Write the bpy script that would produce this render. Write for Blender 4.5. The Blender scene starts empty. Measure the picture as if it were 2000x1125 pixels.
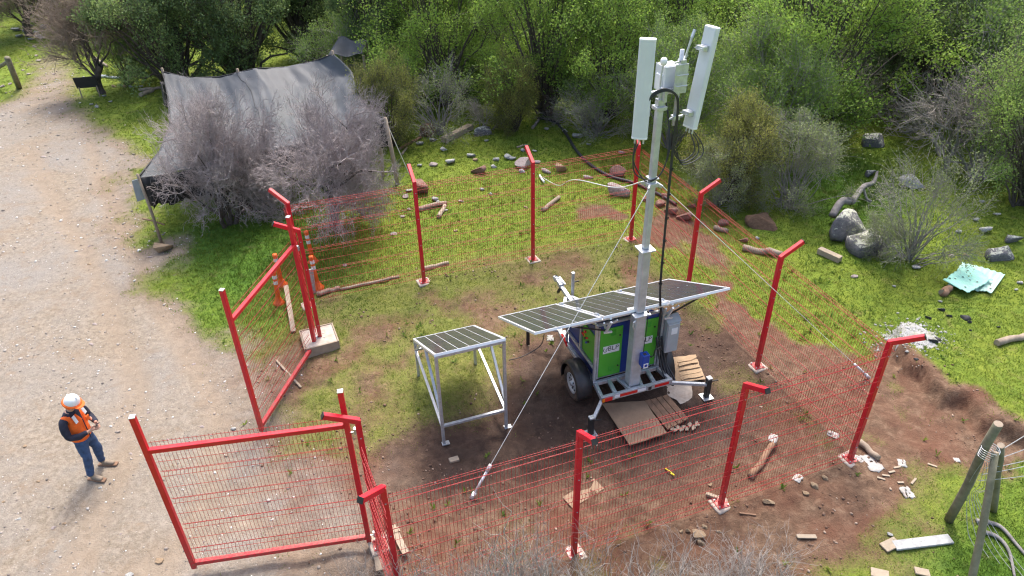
import bpy, math, random
import numpy as np
from mathutils import Vector, Matrix
S = bpy.context.scene
COL = S.collection
R = math.radians
# ------------------------------------------------------------------ camera, sky, sun, exposure
CAM_H, PITCH, ROLL, FPX = 9.05, R(33.667), R(-1.0837), 1420.0
cam_data = bpy.data.cameras.new('camera')
cam_data.sensor_width = 36; cam_data.lens = 36 * FPX / 2000
cam_data.clip_start = .05; cam_data.clip_end = 3000
cam = bpy.data.objects.new('camera', cam_data); COL.objects.link(cam); S.camera = cam
_r0, _u0, _f0 = Vector((1, 0, 0)), Vector((0, math.sin(PITCH), math.cos(PITCH))), Vector((0, math.cos(PITCH), -math.sin(PITCH)))
_c, _s = math.cos(ROLL), math.sin(ROLL)
_rt, _up = _c * _r0 + _s * _u0, -_s * _r0 + _c * _u0
cam.matrix_world = Matrix(((_rt.x, _up.x, -_f0.x, 0), (_rt.y, _up.y, -_f0.y, 0), (_rt.z, _up.z, -_f0.z, CAM_H), (0, 0, 0, 1)))
SUN_EL, SUN_AZ = R(60), R(8)          # azimuth from +Y towards +X
world = bpy.data.worlds.new('World'); S.world = world; world.use_nodes = True
wn = world.node_tree; wn.nodes.clear()
sky = wn.nodes.new('ShaderNodeTexSky'); sky.sky_type = 'NISHITA'; sky.sun_disc = False
sky.sun_elevation = SUN_EL; sky.sun_rotation = SUN_AZ; sky.air_density = 1.0; sky.dust_density = 5.0; sky.ozone_density = .6
bg = wn.nodes.new('ShaderNodeBackground'); bg.inputs[1].default_value = .15
wo = wn.nodes.new('ShaderNodeOutputWorld')
wn.links.new(sky.outputs[0], bg.inputs[0]); wn.links.new(bg.outputs[0], wo.inputs[0])
sl = bpy.data.lights.new('sun', 'SUN'); sl.energy = 1.3; sl.angle = R(10); sl.color = (1, .955, .89)
so = bpy.data.objects.new('sun', sl); COL.objects.link(so)
sdir = Vector((math.sin(SUN_AZ) * math.cos(SUN_EL), math.cos(SUN_AZ) * math.cos(SUN_EL), math.sin(SUN_EL)))
so.rotation_euler = sdir.to_track_quat('Z', 'Y').to_euler(); so.location = (0, 0, 40)
S.view_settings.view_transform = 'Standard'; S.view_settings.look = 'None'
S.view_settings.exposure = 1.38; S.view_settings.gamma = 1; S.view_settings.use_curve_mapping = False
S.render.engine = 'CYCLES'
S.cycles.max_bounces = 8; S.cycles.diffuse_bounces = 5; S.cycles.transmission_bounces = 8; S.cycles.transparent_max_bounces = 12; S.cycles.use_denoising = True; S.cycles.denoising_prefilter = 'ACCURATE'; S.cycles.denoising_input_passes = 'RGB_ALBEDO_NORMAL'; S.cycles.filter_width = 1.2; S.cycles.use_adaptive_sampling = False
# ------------------------------------------------------------------ helpers
def vn(P, sc, seed=0):                 # smooth value noise, 2 or 3 columns
    P = np.asarray(P, float) * sc + seed * 17.31
    i = np.floor(P).astype(np.int64); f = P - i; f = f * f * (3 - 2 * f)
    D = P.shape[1]; out = 0
    for m in range(2 ** D):
        o = np.array([(m >> k) & 1 for k in range(D)]); q = i + o
        h = q[:, 0] * 374761393 + q[:, 1] * 668265263 + (q[:, 2] * 2147483647 if D == 3 else 0) + seed * 974711
        h = (h ^ (h >> 13)) * 1274126177; h = (h ^ (h >> 16)) & 0xffff
        w = np.prod(np.where(o, f, 1 - f), axis=1); out = out + w * (h / 65535.)
    return out
def fbm(P, sc, seed=0, n=4):
    t = 0; a = 1; s = 0
    for k in range(n):
        t = t + a * vn(P, sc * 2 ** k, seed + k); s += a; a *= .5
    return t / s
def ss(a, b, x):
    t = np.clip((x - a) / (b - a), 0, 1); return t * t * (3 - 2 * t)
def ray(px, py):
    u, v = (px - 1000) / FPX, -(py - 562.5) / FPX
    u, v = _c * u - _s * v, _s * u + _c * v
    return np.array([u, math.cos(PITCH) + v * math.sin(PITCH), -math.sin(PITCH) + v * math.cos(PITCH)])
def G0(px, py, z=0.):
    d = ray(px, py); return np.array([0, 0, CAM_H]) + d * ((z - CAM_H) / d[2])
def sdist(P, poly):                    # signed distance, positive inside
    poly = np.asarray(poly, float); n = len(poly); d = np.full(len(P), 1e9); ins = np.zeros(len(P), bool)
    for k in range(n):
        a, b = poly[k], poly[(k + 1) % n]; e = b - a; w = P - a
        t = np.clip((w @ e) / (e @ e + 1e-12), 0, 1); d = np.minimum(d, np.hypot(*(w - t[:, None] * e).T))
        c = (a[1] <= P[:, 1]) != (b[1] <= P[:, 1])
        xi = a[0] + (P[:, 1] - a[1]) / (b[1] - a[1] + 1e-12) * e[0]
        ins ^= c & (P[:, 0] < xi)
    return np.where(ins, d, -d)
def ldist(P, line):
    line = np.asarray(line, float); d = np.full(len(P), 1e9)
    for a, b in zip(line[:-1], line[1:]):
        e = b - a; w = P - a; t = np.clip((w @ e) / (e @ e), 0, 1); d = np.minimum(d, np.hypot(*(w - t[:, None] * e).T))
    return d
def gpoly(pts): return np.array([G0(*q)[:2] for q in pts])
ROAD = gpoly([(106, 60), (124, 105), (150, 150), (150, 195), (165, 235), (205, 268), (275, 310), (272, 345), (275, 420), (290, 480), (325, 545), (340, 600), (400, 690), (440, 770), (455, 850), (520, 940), (620, 1020), (690, 1085), (640, 1250), (-1500, 1250), (-1500, 420), (-600, 300), (-60, 250), (35, 205), (80, 150), (92, 105), (90, 60)])
TRACK_GREEN = gpoly([(108, 110), (122, 110), (112, 170), (98, 215), (70, 215), (100, 165)])
ENC = gpoly([(430, 800), (520, 730), (600, 650), (640, 590), (830, 545), (1040, 512), (1230, 480), (1345, 585), (1480, 725), (1650, 895), (1410, 985), (1110, 1090), (780, 1180), (560, 1180), (480, 1000)])
GREEN_IN = gpoly([(640, 600), (700, 580), (900, 590), (930, 650), (900, 740), (880, 800), (800, 800), (760, 830), (640, 830), (560, 800), (540, 740), (600, 690)])
MUD = gpoly([(1010, 690), (1080, 650), (1290, 600), (1360, 640), (1430, 740), (1450, 850), (1300, 920), (1060, 900), (950, 960), (850, 940), (800, 870), (940, 800), (1000, 740)])
DIRT = gpoly([(520, 940), (640, 900), (760, 950), (1000, 950), (1200, 930), (1430, 860), (1560, 820), (1600, 840), (1640, 800), (1730, 700), (1790, 745), (1830, 795), (1885, 795), (1920, 840), (1900, 900), (1860, 960), (1760, 1010), (1720, 1130), (1500, 1350), (560, 1350), (560, 1075)])
BARE = [gpoly([(1100, 415), (1170, 405), (1200, 430), (1130, 440)]), gpoly([(1240, 480), (1300, 400), (1350, 440), (1430, 520), (1420, 560), (1330, 480)]),
        gpoly([(1400, 560), (1500, 640), (1700, 720), (1740, 800), (1660, 890), (1500, 740), (1380, 610)]), gpoly([(1800, 900), (1870, 830), (1960, 880), (1900, 900)])]
LUSH = [gpoly([(300, 480), (420, 440), (640, 430), (640, 560), (560, 640), (420, 640), (330, 560)]), gpoly([(1560, 330), (1700, 300), (1760, 400), (1700, 500), (1600, 420)]), gpoly([(1890, 1040), (2100, 980), (2100, 1250), (1850, 1250)]),
        gpoly([(780, 220), (1100, 200), (1300, 240), (1600, 200), (2100, 300), (2300, -100), (400, -100)])]
BANK = gpoly([(1735, 690), (1760, 722), (1800, 745), (1832, 792), (1885, 792), (1915, 835), (2000, 868), (2200, 900)])
BANKR = gpoly([(1735, 690), (1760, 722), (1800, 745), (1832, 792), (1885, 792), (1915, 835), (2000, 868), (2200, 900), (2300, 760), (2000, 600), (1800, 600)])
def tz(P, detail=False):
    P = np.asarray(P, float); x, y = P[:, 0], P[:, 1]
    z = .03 * (np.clip(y, 5, 15) - 9) - .01 * np.clip(x, -2, 6)
    z = z + .25 * (fbm(P, .12, 3, 3) - .5) * ss(14, 24, np.hypot(x, y - 6)) + .12 * ss(15, 22, y) * (x > -100)
    ib = sdist(P, BANKR); z = z + .30 * ss(-.07, .09, ib + .45 * (fbm(P, 1.3, 9, 4) - .5)) * np.exp(-np.clip(ldist(P, BANK) - .8, 0, 9) / 1.6)
    z = z + 10 * ss(70, 260, np.hypot(x, y))
    return z
def tz1(x, y): return float(tz(np.array([[x, y]]))[0])
def G(px, py, dz=0.):                 # point on the terrain seen at that place in the photograph
    p = G0(px, py, dz)
    for _ in range(4): p = G0(px, py, tz1(p[0], p[1]) + dz)
    return p
class NT:
    def __init__(s, name):
        s.m = bpy.data.materials.new(name); s.m.use_nodes = True; s.t = s.m.node_tree; s.t.nodes.clear()
        s.out = s.n('ShaderNodeOutputMaterial')
    def n(s, typ, **kw):
        nd = s.t.nodes.new(typ)
        for k, v in kw.items():
            if k[0] == 'i': nd.inputs[int(k[1:])].default_value = v
            else: setattr(nd, k, v)
        return nd
    def l(s, a, b): s.t.links.new(a, b)
    def noise(s, scale, detail=4, rough=.6, coord=None, dist=0.):
        nd = s.n('ShaderNodeTexNoise'); nd.inputs['Scale'].default_value = scale; nd.inputs['Detail'].default_value = detail
        nd.inputs['Roughness'].default_value = rough; nd.inputs['Distortion'].default_value = dist
        if coord is not None: s.l(coord, nd.inputs['Vector'])
        return nd.outputs['Fac']
    def ramp(s, fac, stops):
        r = s.n('ShaderNodeValToRGB'); e = r.color_ramp.elements
        while len(e) < len(stops): e.new(.5)
        for el, (p, c) in zip(e, stops): el.position = p; el.color = (*c, 1) if len(c) == 3 else c
        s.l(fac, r.inputs[0]); return r.outputs[0]
    def mix(s, f, a, b):
        m = s.n('ShaderNodeMix', data_type='RGBA')
        for v, k in ((f, 0), (a, 6), (b, 7)):
            if isinstance(v, (int, float)): m.inputs[k].default_value = v
            elif isinstance(v, tuple): m.inputs[k].default_value = (*v, 1)
            else: s.l(v, m.inputs[k])
        return m.outputs[2]
    def math(s, op, a, b=0., clamp=False):
        m = s.n('ShaderNodeMath', operation=op, use_clamp=clamp)
        for v, k in ((a, 0), (b, 1)):
            if isinstance(v, (int, float)): m.inputs[k].default_value = v
            else: s.l(v, m.inputs[k])
        return m.outputs[0]
    def attr(s, name): return s.n('ShaderNodeAttribute', attribute_name=name).outputs['Fac']
    def pos(s): return s.n('ShaderNodeNewGeometry').outputs['Position']
    def objc(s): return s.n('ShaderNodeTexCoord').outputs['Object']
    def bump(s, h, strength=.4, dist=.02):
        b = s.n('ShaderNodeBump'); b.inputs['Strength'].default_value = strength; b.inputs['Distance'].default_value = dist
        s.l(h, b.inputs['Height']); return b.outputs[0]
    def bsdf(s, col, rough=.7, metal=0., normal=None, spec=None):
        b = s.n('ShaderNodeBsdfPrincipled')
        for v, k in ((col, 'Base Color'), (rough, 'Roughness'), (metal, 'Metallic')):
            if isinstance(v, (int, float)): b.inputs[k].default_value = v
            elif isinstance(v, tuple): b.inputs[k].default_value = (*v, 1)
            else: s.l(v, b.inputs[k])
        if spec is not None: b.inputs['Specular IOR Level'].default_value = spec
        if normal is not None: s.l(normal, b.inputs['Normal'])
        s.l(b.outputs[0], s.out.inputs[0]); return b
def simple(name, col, rough=.6, metal=0., var=.25, scale=8, bump=.15, spec=None, dirt=None, dirt_amt=.5):
    t = NT(name); c = t.objc()
    f = t.noise(scale, 5, .65, c)
    lo = tuple(max(0, v * (1 - var)) for v in col); hi = tuple(min(1, v * (1 + var * .8)) for v in col)
    cc = t.ramp(f, [(.3, lo), (.7, hi)])
    if dirt:
        d = t.ramp(t.noise(scale * .35, 6, .7, c), [(.45, (0, 0, 0)), (.7, (dirt_amt,) * 3)])
        cc = t.mix(d, cc, dirt)
    nrm = t.bump(t.noise(scale * 6, 3, .6, c), bump, .004) if bump else None
    t.bsdf(cc, rough, metal, nrm, spec); return t.m
M = {}
t = NT('red_paint'); c = t.objc(); sz_ = t.n('ShaderNodeSeparateXYZ'); t.l(c, sz_.inputs[0])
cc = t.ramp(t.noise(3, 5, .65, c), [(.3, (.50, .006, .018)), (.7, (.64, .010, .028))])
cc = t.mix(t.ramp(t.noise(1.6, 7, .75, c), [(.50, (0, 0, 0)), (.72, (.3, .3, .3))]), cc, (.42, .10, .08))
sp_ = t.math('MULTIPLY', t.math('SUBTRACT', .75, sz_.outputs[2]), 1.3, True); sp_ = t.math('MULTIPLY', sp_, t.ramp(t.noise(26, 6, .75, c), [(.42, (0, 0, 0)), (.62, (.85, .85, .85))]))
cc = t.mix(sp_, cc, (.22, .13, .09)); t.bsdf(cc, t.ramp(t.noise(9, 5, .7, c), [(.3, (.28,) * 3), (.7, (.5,) * 3)]), 0); M['red'] = t.m
M['wire'] = simple('red_wire', (.40, .012, .016), .4, 0, .15, 3, 0)
M['galv'] = simple('galvanised_steel', (.52, .55, .58), .42, .55, .22, 14, .1, None, (.36, .36, .37), .5)
M['galvmast'] = simple('galvanised_mast', (.50, .52, .55), .38, .35, .18, 6, .08, None, (.36, .38, .41), .5)
M['alu'] = simple('aluminium', (.72, .73, .75), .4, .4, .08, 6, 0)
M['cell'] = simple('solar_cell', (.04, .047, .057), .16, 0, .3, 5, 0)
M['cell_back'] = simple('cell_grid', (.62, .64, .66), .3, 0, .05, 5, 0)
M['green'] = simple('green_paint', (.07, .37, .028), .42, 0, .12, 4, .03, None, (.10, .22, .06), .3)
M['blue'] = simple('blue_paint', (.02, .045, .22), .4, 0, .2, 4, .03)
M['winchblue'] = simple('winch_blue', (.015, .06, .33), .4, 0, .15, 9, .03)
M['black'] = simple('black_rubber', (.018, .018, .02), .6, 0, .3, 10, .1, None, (.09, .06, .045), .5)
M['fender'] = simple('black_plastic', (.022, .025, .03), .42, 0, .3, 5, .05, None, (.12, .08, .06), .35)
M['tyre'] = simple('muddy_tyre', (.055, .04, .032), .85, 0, .4, 12, .3, None, (.16, .10, .07), .8)
M['rim'] = simple('rim_paint', (.5, .52, .55), .4, .3, .2, 8, .05, None, (.2, .14, .1), .5)
M['white'] = simple('white_plastic', (.72, .74, .76), .4, 0, .06, 5, 0)
M['antenna'] = simple('antenna_cover', (.62, .65, .68), .4, 0, .06, 3, 0, None, (.5, .53, .55), .3)
M['greybox'] = simple('grey_box_paint', (.36, .39, .41), .45, 0, .1, 5, .02)
M['redpl'] = simple('red_reflector', (.6, .015, .012), .3, 0, .1, 20, 0)
M['amber'] = simple('amber_reflector', (.7, .2, .01), .3, 0, .1, 20, 0)
M['yellow'] = simple('yellow_plastic', (.65, .5, .02), .5, 0, .1, 20, 0)
M['ink'] = simple('grey_ink', (.05, .06, .06), .6, 0, .1, 20, 0)
M['wood'] = simple('weathered_wood', (.30, .24, .18), .85, 0, .3, 9, .4, None, (.16, .12, .09), .6)
M['palewood'] = simple('pale_wood', (.33, .27, .20), .8, 0, .2, 9, .3, None, (.3, .22, .15), .5)
M['brownwood'] = simple('brown_wood', (.24, .14, .085), .85, 0, .35, 8, .4, None, (.12, .075, .05), .6)
M['ply'] = simple('plywood', (.30, .20, .125), .8, 0, .2, 4, .2, None, (.17, .105, .07), .7)
M['card'] = simple('cardboard', (.40, .28, .17), .85, 0, .2, 5, .2, None, (.26, .17, .1), .5)
M['greywood'] = simple('grey_wood', (.36, .37, .37), .85, 0, .25, 10, .4, None, (.22, .22, .19), .5)
M['postwood'] = simple('mossy_post', (.19, .175, .12), .9, 0, .35, 6, .6, None, (.10, .105, .05), .7)
M['conc'] = simple('concrete', (.46, .40, .34), .9, 0, .2, 12, .3, None, (.3, .22, .17), .6)
M['orange'] = simple('orange_plastic', (.75, .12, .015), .45, 0, .15, 5, .03, None, (.4, .1, .03), .4)
M['vest'] = simple('orange_vest', (.80, .13, .012), .75, 0, .16, 14, .35)
M['navy'] = simple('navy_cloth', (.014, .016, .035), .85, 0, .4, 14, .35)
M['jeans'] = simple('blue_denim', (.035, .075, .17), .85, 0, .45, 9, .35)
M['boot'] = simple('tan_boot', (.24, .19, .14), .8, 0, .25, 20, .3)
M['skin'] = simple('skin', (.46, .26, .19), .55, 0, .1, 20, .03)
M['reflect'] = simple('reflective_tape', (.68, .7, .72), .35, 0, .1, 20, 0)
M['hose'] = simple('black_hose', (.025, .027, .032), .5, 0, .3, 10, .05)
M['rope'] = simple('white_rope', (.66, .66, .64), .7, 0, .15, 40, .3)
M['turq'] = simple('turquoise_sheet', (.28, .60, .50), .6, 0, .12, 2.5, .1, None, (.45, .53, .44), .5)
M['turq2'] = simple('pale_sheet', (.36, .58, .49), .65, 0, .12, 2.5, .1, None, (.40, .45, .36), .5)
M['lime'] = simple('lime_powder', (.33, .33, .33), .95, 0, .3, 12, .6, None, (.20, .20, .12), .8)
M['paper'] = simple('white_scrap', (.36, .355, .34), .7, 0, .15, 12, .2, None, (.28, .2, .15), .7)
M['signgrey'] = simple('grey_board', (.42, .48, .52), .6, 0, .1, 5, .05)
M['darkboard'] = simple('dark_board', (.02, .02, .022), .7, 0, .3, 5, .1)
def stone_mat(name, a, b, lich=None, la=.52):
    t = NT(name); c = t.objc(); rnd = t.n('ShaderNodeObjectInfo').outputs['Random']
    p = t.n('ShaderNodeVectorMath', operation='ADD'); t.l(c, p.inputs[0]); t.l(rnd, p.inputs[1]); c = p.outputs[0]
    cc = t.ramp(t.noise(5, 7, .7, c), [(.3, a), (.7, b)])
    if lich:
        nz = t.n('ShaderNodeSeparateXYZ'); t.l(t.n('ShaderNodeNewGeometry').outputs['Normal'], nz.inputs[0])      # lichen grows on the upper faces
        cc = t.mix(t.ramp(t.math('ADD', t.noise(3.2, 8, .75, c, .6), t.math('MULTIPLY', nz.outputs[2], .16)), [(la + .09, (0, 0, 0)), (la + .13, (1, 1, 1))]), cc, lich)
    t.bsdf(cc, .9, 0, t.bump(t.noise(14, 8, .75, c), .8, .03)); return t.m
M['st_grey'] = stone_mat('grey_stone', (.20, .20, .205), (.44, .44, .44), (.5, .51, .46), .56)
M['st_lichen'] = stone_mat('lichen_rock', (.075, .075, .085), (.20, .195, .20), (.50, .51, .42), .53)
M['st_red'] = stone_mat('reddish_rock', (.15, .075, .055), (.34, .20, .16))
M['st_pink'] = stone_mat('pinkish_rock', (.26, .21, .20), (.48, .40, .37))
M['st_tan'] = stone_mat('tan_rock', (.22, .15, .09), (.42, .31, .20))
M['st_brown'] = stone_mat('brown_boulder', (.09, .05, .03), (.22, .13, .08))
def leaf_mat(name, stops, trans=.45, rough=.55):
    t = NT(name); tint = t.attr('tint'); rnd = t.n('ShaderNodeObjectInfo').outputs['Random']
    f = t.math('ADD', t.math('MULTIPLY', tint, .8), t.math('MULTIPLY', rnd, .2))
    cc = t.ramp(f, stops); b = t.bsdf(cc, rough, 0, None, .25)
    tr = t.n('ShaderNodeBsdfTranslucent'); t.l(t.mix(.30, cc, (.20, .27, .045)), tr.inputs[0])
    m = t.n('ShaderNodeMixShader'); m.inputs[0].default_value = trans
    t.l(b.outputs[0], m.inputs[1]); t.l(tr.outputs[0], m.inputs[2]); t.l(m.outputs[0], t.out.inputs[0]); return t.m
M['lf_spring'] = leaf_mat('spring_leaves', [(0, (0.122, 0.208, 0.046)), (.45, (0.255, 0.403, 0.074)), (1, (0.439, 0.572, 0.113))], .52)
M['lf_mid'] = leaf_mat('green_leaves', [(0, (0.106, 0.179, 0.055)), (.5, (0.212, 0.331, 0.089)), (1, (0.358, 0.477, 0.122))], .5)
M['lf_dark'] = leaf_mat('dark_leaves', [(0, (0.078, 0.122, 0.055)), (.5, (0.151, 0.229, 0.089)), (1, (0.272, 0.358, 0.124))], .42)
M['lf_olive'] = leaf_mat('olive_leaves', [(0, (0.104, 0.122, 0.042)), (.5, (0.213, 0.226, 0.066)), (1, (0.390, 0.377, 0.104))], .45)
M['lf_pale'] = leaf_mat('pale_leaves', [(0, (0.135, 0.164, 0.087)), (.5, (0.255, 0.304, 0.143)), (1, (0.426, 0.488, 0.231))], .45)
def bark_mat(name, a, b):
    t = NT(name); c = t.pos(); t.bsdf(t.ramp(t.noise(7, 4, .7, c), [(.3, a), (.7, b)]), .9, 0, None, .15); return t.m
M['bark'] = bark_mat('bark', (.05, .042, .036), (.13, .11, .095))
M['barkgrey'] = bark_mat('grey_bark', (.15, .14, .135), (.32, .30, .29))
M['twig_lilac'] = bark_mat('lilac_grey_twigs', (.225, .19, .19), (.53, .47, .465))
M['twig_pale'] = bark_mat('pale_twigs', (.21, .185, .165), (.42, .385, .35))
M['twig_brown'] = bark_mat('brown_twigs', (.17, .13, .10), (.34, .28, .23))
# shade net: a woven fabric that lets part of the light through
t = NT('shade_net'); c = t.objc()
cc = t.ramp(t.noise(1.2, 5, .6, c), [(.3, (.048, .056, .067)), (.7, (.09, .10, .116))])
wv = t.n('ShaderNodeTexWave'); wv.inputs['Scale'].default_value = 9; wv.inputs['Distortion'].default_value = 2; t.l(c, wv.inputs['Vector'])
b = t.bsdf(cc, .6, 0, t.bump(wv.outputs['Fac'], .15, .01)); tr = t.n('ShaderNodeBsdfTransparent'); m = t.n('ShaderNodeMixShader'); m.inputs[0].default_value = .22
t.l(b.outputs[0], m.inputs[1]); t.l(tr.outputs[0], m.inputs[2]); t.l(m.outputs[0], t.out.inputs[0]); M['net'] = t.m
M['netblack'] = simple('black_net', (.016, .017, .02), .7, 0, .3, 6, .1)

def rotm(az=0., ax=0., ay=0.): return np.array(Matrix.Rotation(az, 3, 'Z') @ Matrix.Rotation(ay, 3, 'Y') @ Matrix.Rotation(ax, 3, 'X'))
def np_mesh(name, V, F, mat=None, smooth=False, attrs=None):
    V = np.asarray(V, np.float32); F = np.asarray(F, np.int32); me = bpy.data.meshes.new(name)
    me.vertices.add(len(V)); me.vertices.foreach_set('co', V.ravel())
    k = F.shape[1]; me.loops.add(F.size); me.loops.foreach_set('vertex_index', F.ravel())
    me.polygons.add(len(F)); me.polygons.foreach_set('loop_start', np.arange(0, F.size, k, dtype=np.int32))
    if smooth: me.polygons.foreach_set('use_smooth', np.ones(len(F), bool))
    for nm, (dom, val) in (attrs or {}).items():
        a = me.attributes.new(nm, 'FLOAT', dom); a.data.foreach_set('value', np.asarray(val, np.float32))
    me.update(calc_edges=True); me.validate()
    if mat: me.materials.append(M[mat] if isinstance(mat, str) else mat)
    return me
def link(name, me, parent=None, loc=(0, 0, 0), rot=(0, 0, 0)):
    o = bpy.data.objects.new(name, me); COL.objects.link(o); o.location = loc; o.rotation_euler = rot
    if parent: o.parent = parent
    return o
def tag(o, label=None, cat=None, group=None, kind=None):
    for k, v in (('label', label), ('category', cat), ('group', group), ('kind', kind)):
        if v: o[k] = v
    return o
def thing(name, label, cat, loc=(0, 0, 0), rz=0., group=None):
    o = bpy.data.objects.new(name, None); COL.objects.link(o); o.empty_display_size = .1
    o.location = loc; o.rotation_euler = (0, 0, rz); return tag(o, label, cat, group)
def copy_tree(o, parent=None):
    c = o.copy(); COL.objects.link(c); c.parent = parent
    for ch in list(o.children): copy_tree(ch, c)
    return c
class MB:
    def __init__(s): s.v = []; s.f = []
    def add(s, V, F):
        n = len(s.v); s.v += [tuple(map(float, p)) for p in V]; s.f += [tuple(int(i) + n for i in q) for q in F]; return s
    def box(s, c, d, m=None):
        V = np.array([[x, y, z] for x in (-.5, .5) for y in (-.5, .5) for z in (-.5, .5)]) * np.array(d)
        if m is not None: V = V @ np.asarray(m).T
        return s.add(V + np.array(c), [(0, 1, 3, 2), (4, 6, 7, 5), (0, 4, 5, 1), (2, 3, 7, 6), (0, 2, 6, 4), (1, 5, 7, 3)])
    def bar(s, a, b, w, h=None, up=(0, 0, 1)):
        a, b = np.array(a, float), np.array(b, float); h = h or w; z = b - a; L = np.linalg.norm(z); z = z / L
        u = np.array(up, float)
        if abs(u @ z) > .95: u = np.array([0, 1., 0])
        x = np.cross(u, z); x /= np.linalg.norm(x); y = np.cross(z, x)
        return s.box((a + b) / 2, (w, h, L), np.array([x, y, z]).T)
    def tube(s, P, r, n=8, cap=True):
        P = np.array(P, float); k = len(P); r = np.full(k, r) if np.isscalar(r) else np.array(r)
        T = np.gradient(P, axis=0); T /= np.linalg.norm(T, axis=1)[:, None] + 1e-9
        u = np.array([0, 0, 1.]) if abs(T[0][2]) < .9 else np.array([1., 0, 0]); V = []
        for i in range(k):
            x = np.cross(u, T[i]); x /= np.linalg.norm(x) + 1e-9; u = np.cross(T[i], x)
            for j in range(n): a = 2 * math.pi * j / n; V.append(P[i] + r[i] * (math.cos(a) * x + math.sin(a) * u))
        F = [(i * n + j, i * n + (j + 1) % n, (i + 1) * n + (j + 1) % n, (i + 1) * n + j) for i in range(k - 1) for j in range(n)]
        if cap: F += [tuple(range(n))[::-1], tuple((k - 1) * n + j for j in range(n))]
        return s.add(V, F)
    def lathe(s, prof, n=24, m=None, c=(0, 0, 0), a0=0., a1=2 * math.pi):      # profile of (radius, height) about local z
        full = abs(a1 - a0 - 2 * math.pi) < 1e-6; k = n if full else n + 1; V = []
        for r, h in prof:
            for j in range(k): a = a0 + (a1 - a0) * j / n; V.append((r * math.cos(a), r * math.sin(a), h))
        V = np.array(V)
        if m is not None: V = V @ np.asarray(m).T
        F = [(i * k + j, i * k + (j + 1) % k, (i + 1) * k + (j + 1) % k, (i + 1) * k + j) for i in range(len(prof) - 1) for j in range(n)]
        return s.add(V + np.array(c), F)
    def prism(s, poly, z0, z1):
        n = len(poly); V = [(x, y, z0) for x, y in poly] + [(x, y, z1) for x, y in poly]
        return s.add(V, [tuple(range(n))[::-1], tuple(range(n, 2 * n))] + [(i, (i + 1) % n, n + (i + 1) % n, n + i) for i in range(n)])
    def mesh(s, name, mat, bevel=0., smooth=False):
        me = bpy.data.meshes.new(name); me.from_pydata(s.v, [], s.f); me.update()
        me.materials.append(M[mat] if isinstance(mat, str) else mat)
        if bevel or smooth:
            import bmesh
            bm = bmesh.new(); bm.from_mesh(me)
            if bevel: bmesh.ops.bevel(bm, geom=[e for e in bm.edges if len(e.link_faces) == 2 and e.calc_face_angle(0) > .6], offset=bevel, segments=1, affect='EDGES', clamp_overlap=True)
            if smooth:
                for f in bm.faces: f.smooth = True
            bm.normal_update(); bm.to_mesh(me); bm.free()
        return me
    def build(s, name, mat, parent=None, bevel=0., smooth=False, off=None):
        if off is not None: s.v = [(x - off[0], y - off[1], z - off[2]) for x, y, z in s.v]
        return link(name, s.mesh(name, mat, bevel, smooth), parent)
def tubes_np(P, r, n=3):               # many polylines (N,k,3) with radii (N,k) -> V, F
    P = np.asarray(P, float); N, k, _ = P.shape
    T = np.gradient(P, axis=1); T /= np.linalg.norm(T, axis=2, keepdims=True) + 1e-9
    ref = np.where(np.abs(T[:, :1, 2:3]) < .8, np.array([0, 0, 1.]), np.array([1., 0, 0]))
    X = np.cross(np.broadcast_to(ref, T.shape), T); X /= np.linalg.norm(X, axis=2, keepdims=True) + 1e-9
    Y = np.cross(T, X); a = np.arange(n) * 2 * np.pi / n
    V = P[:, :, None] + r[:, :, None, None] * (np.cos(a)[None, None, :, None] * X[:, :, None] + np.sin(a)[None, None, :, None] * Y[:, :, None])
    idx = np.arange(N * k * n).reshape(N, k, n); j2 = (np.arange(n) + 1) % n
    F = np.stack([idx[:, :-1], idx[:, :-1][:, :, j2], idx[:, 1:][:, :, j2], idx[:, 1:]], -1).reshape(-1, 4)
    return V.reshape(-1, 3), F
def textmesh(txt, size, mat, name='lettering'):
    cu = bpy.data.curves.new(name, 'FONT'); cu.body = txt; cu.size = size; cu.extrude = .001; cu.align_x = 'CENTER'; cu.align_y = 'CENTER'; cu.resolution_u = 4
    o = bpy.data.objects.new(name, cu); COL.objects.link(o)
    dg = bpy.context.evaluated_depsgraph_get(); me = bpy.data.meshes.new_from_object(o.evaluated_get(dg))
    bpy.data.objects.remove(o); me.materials.clear(); me.materials.append(M[mat]); return me
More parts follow.
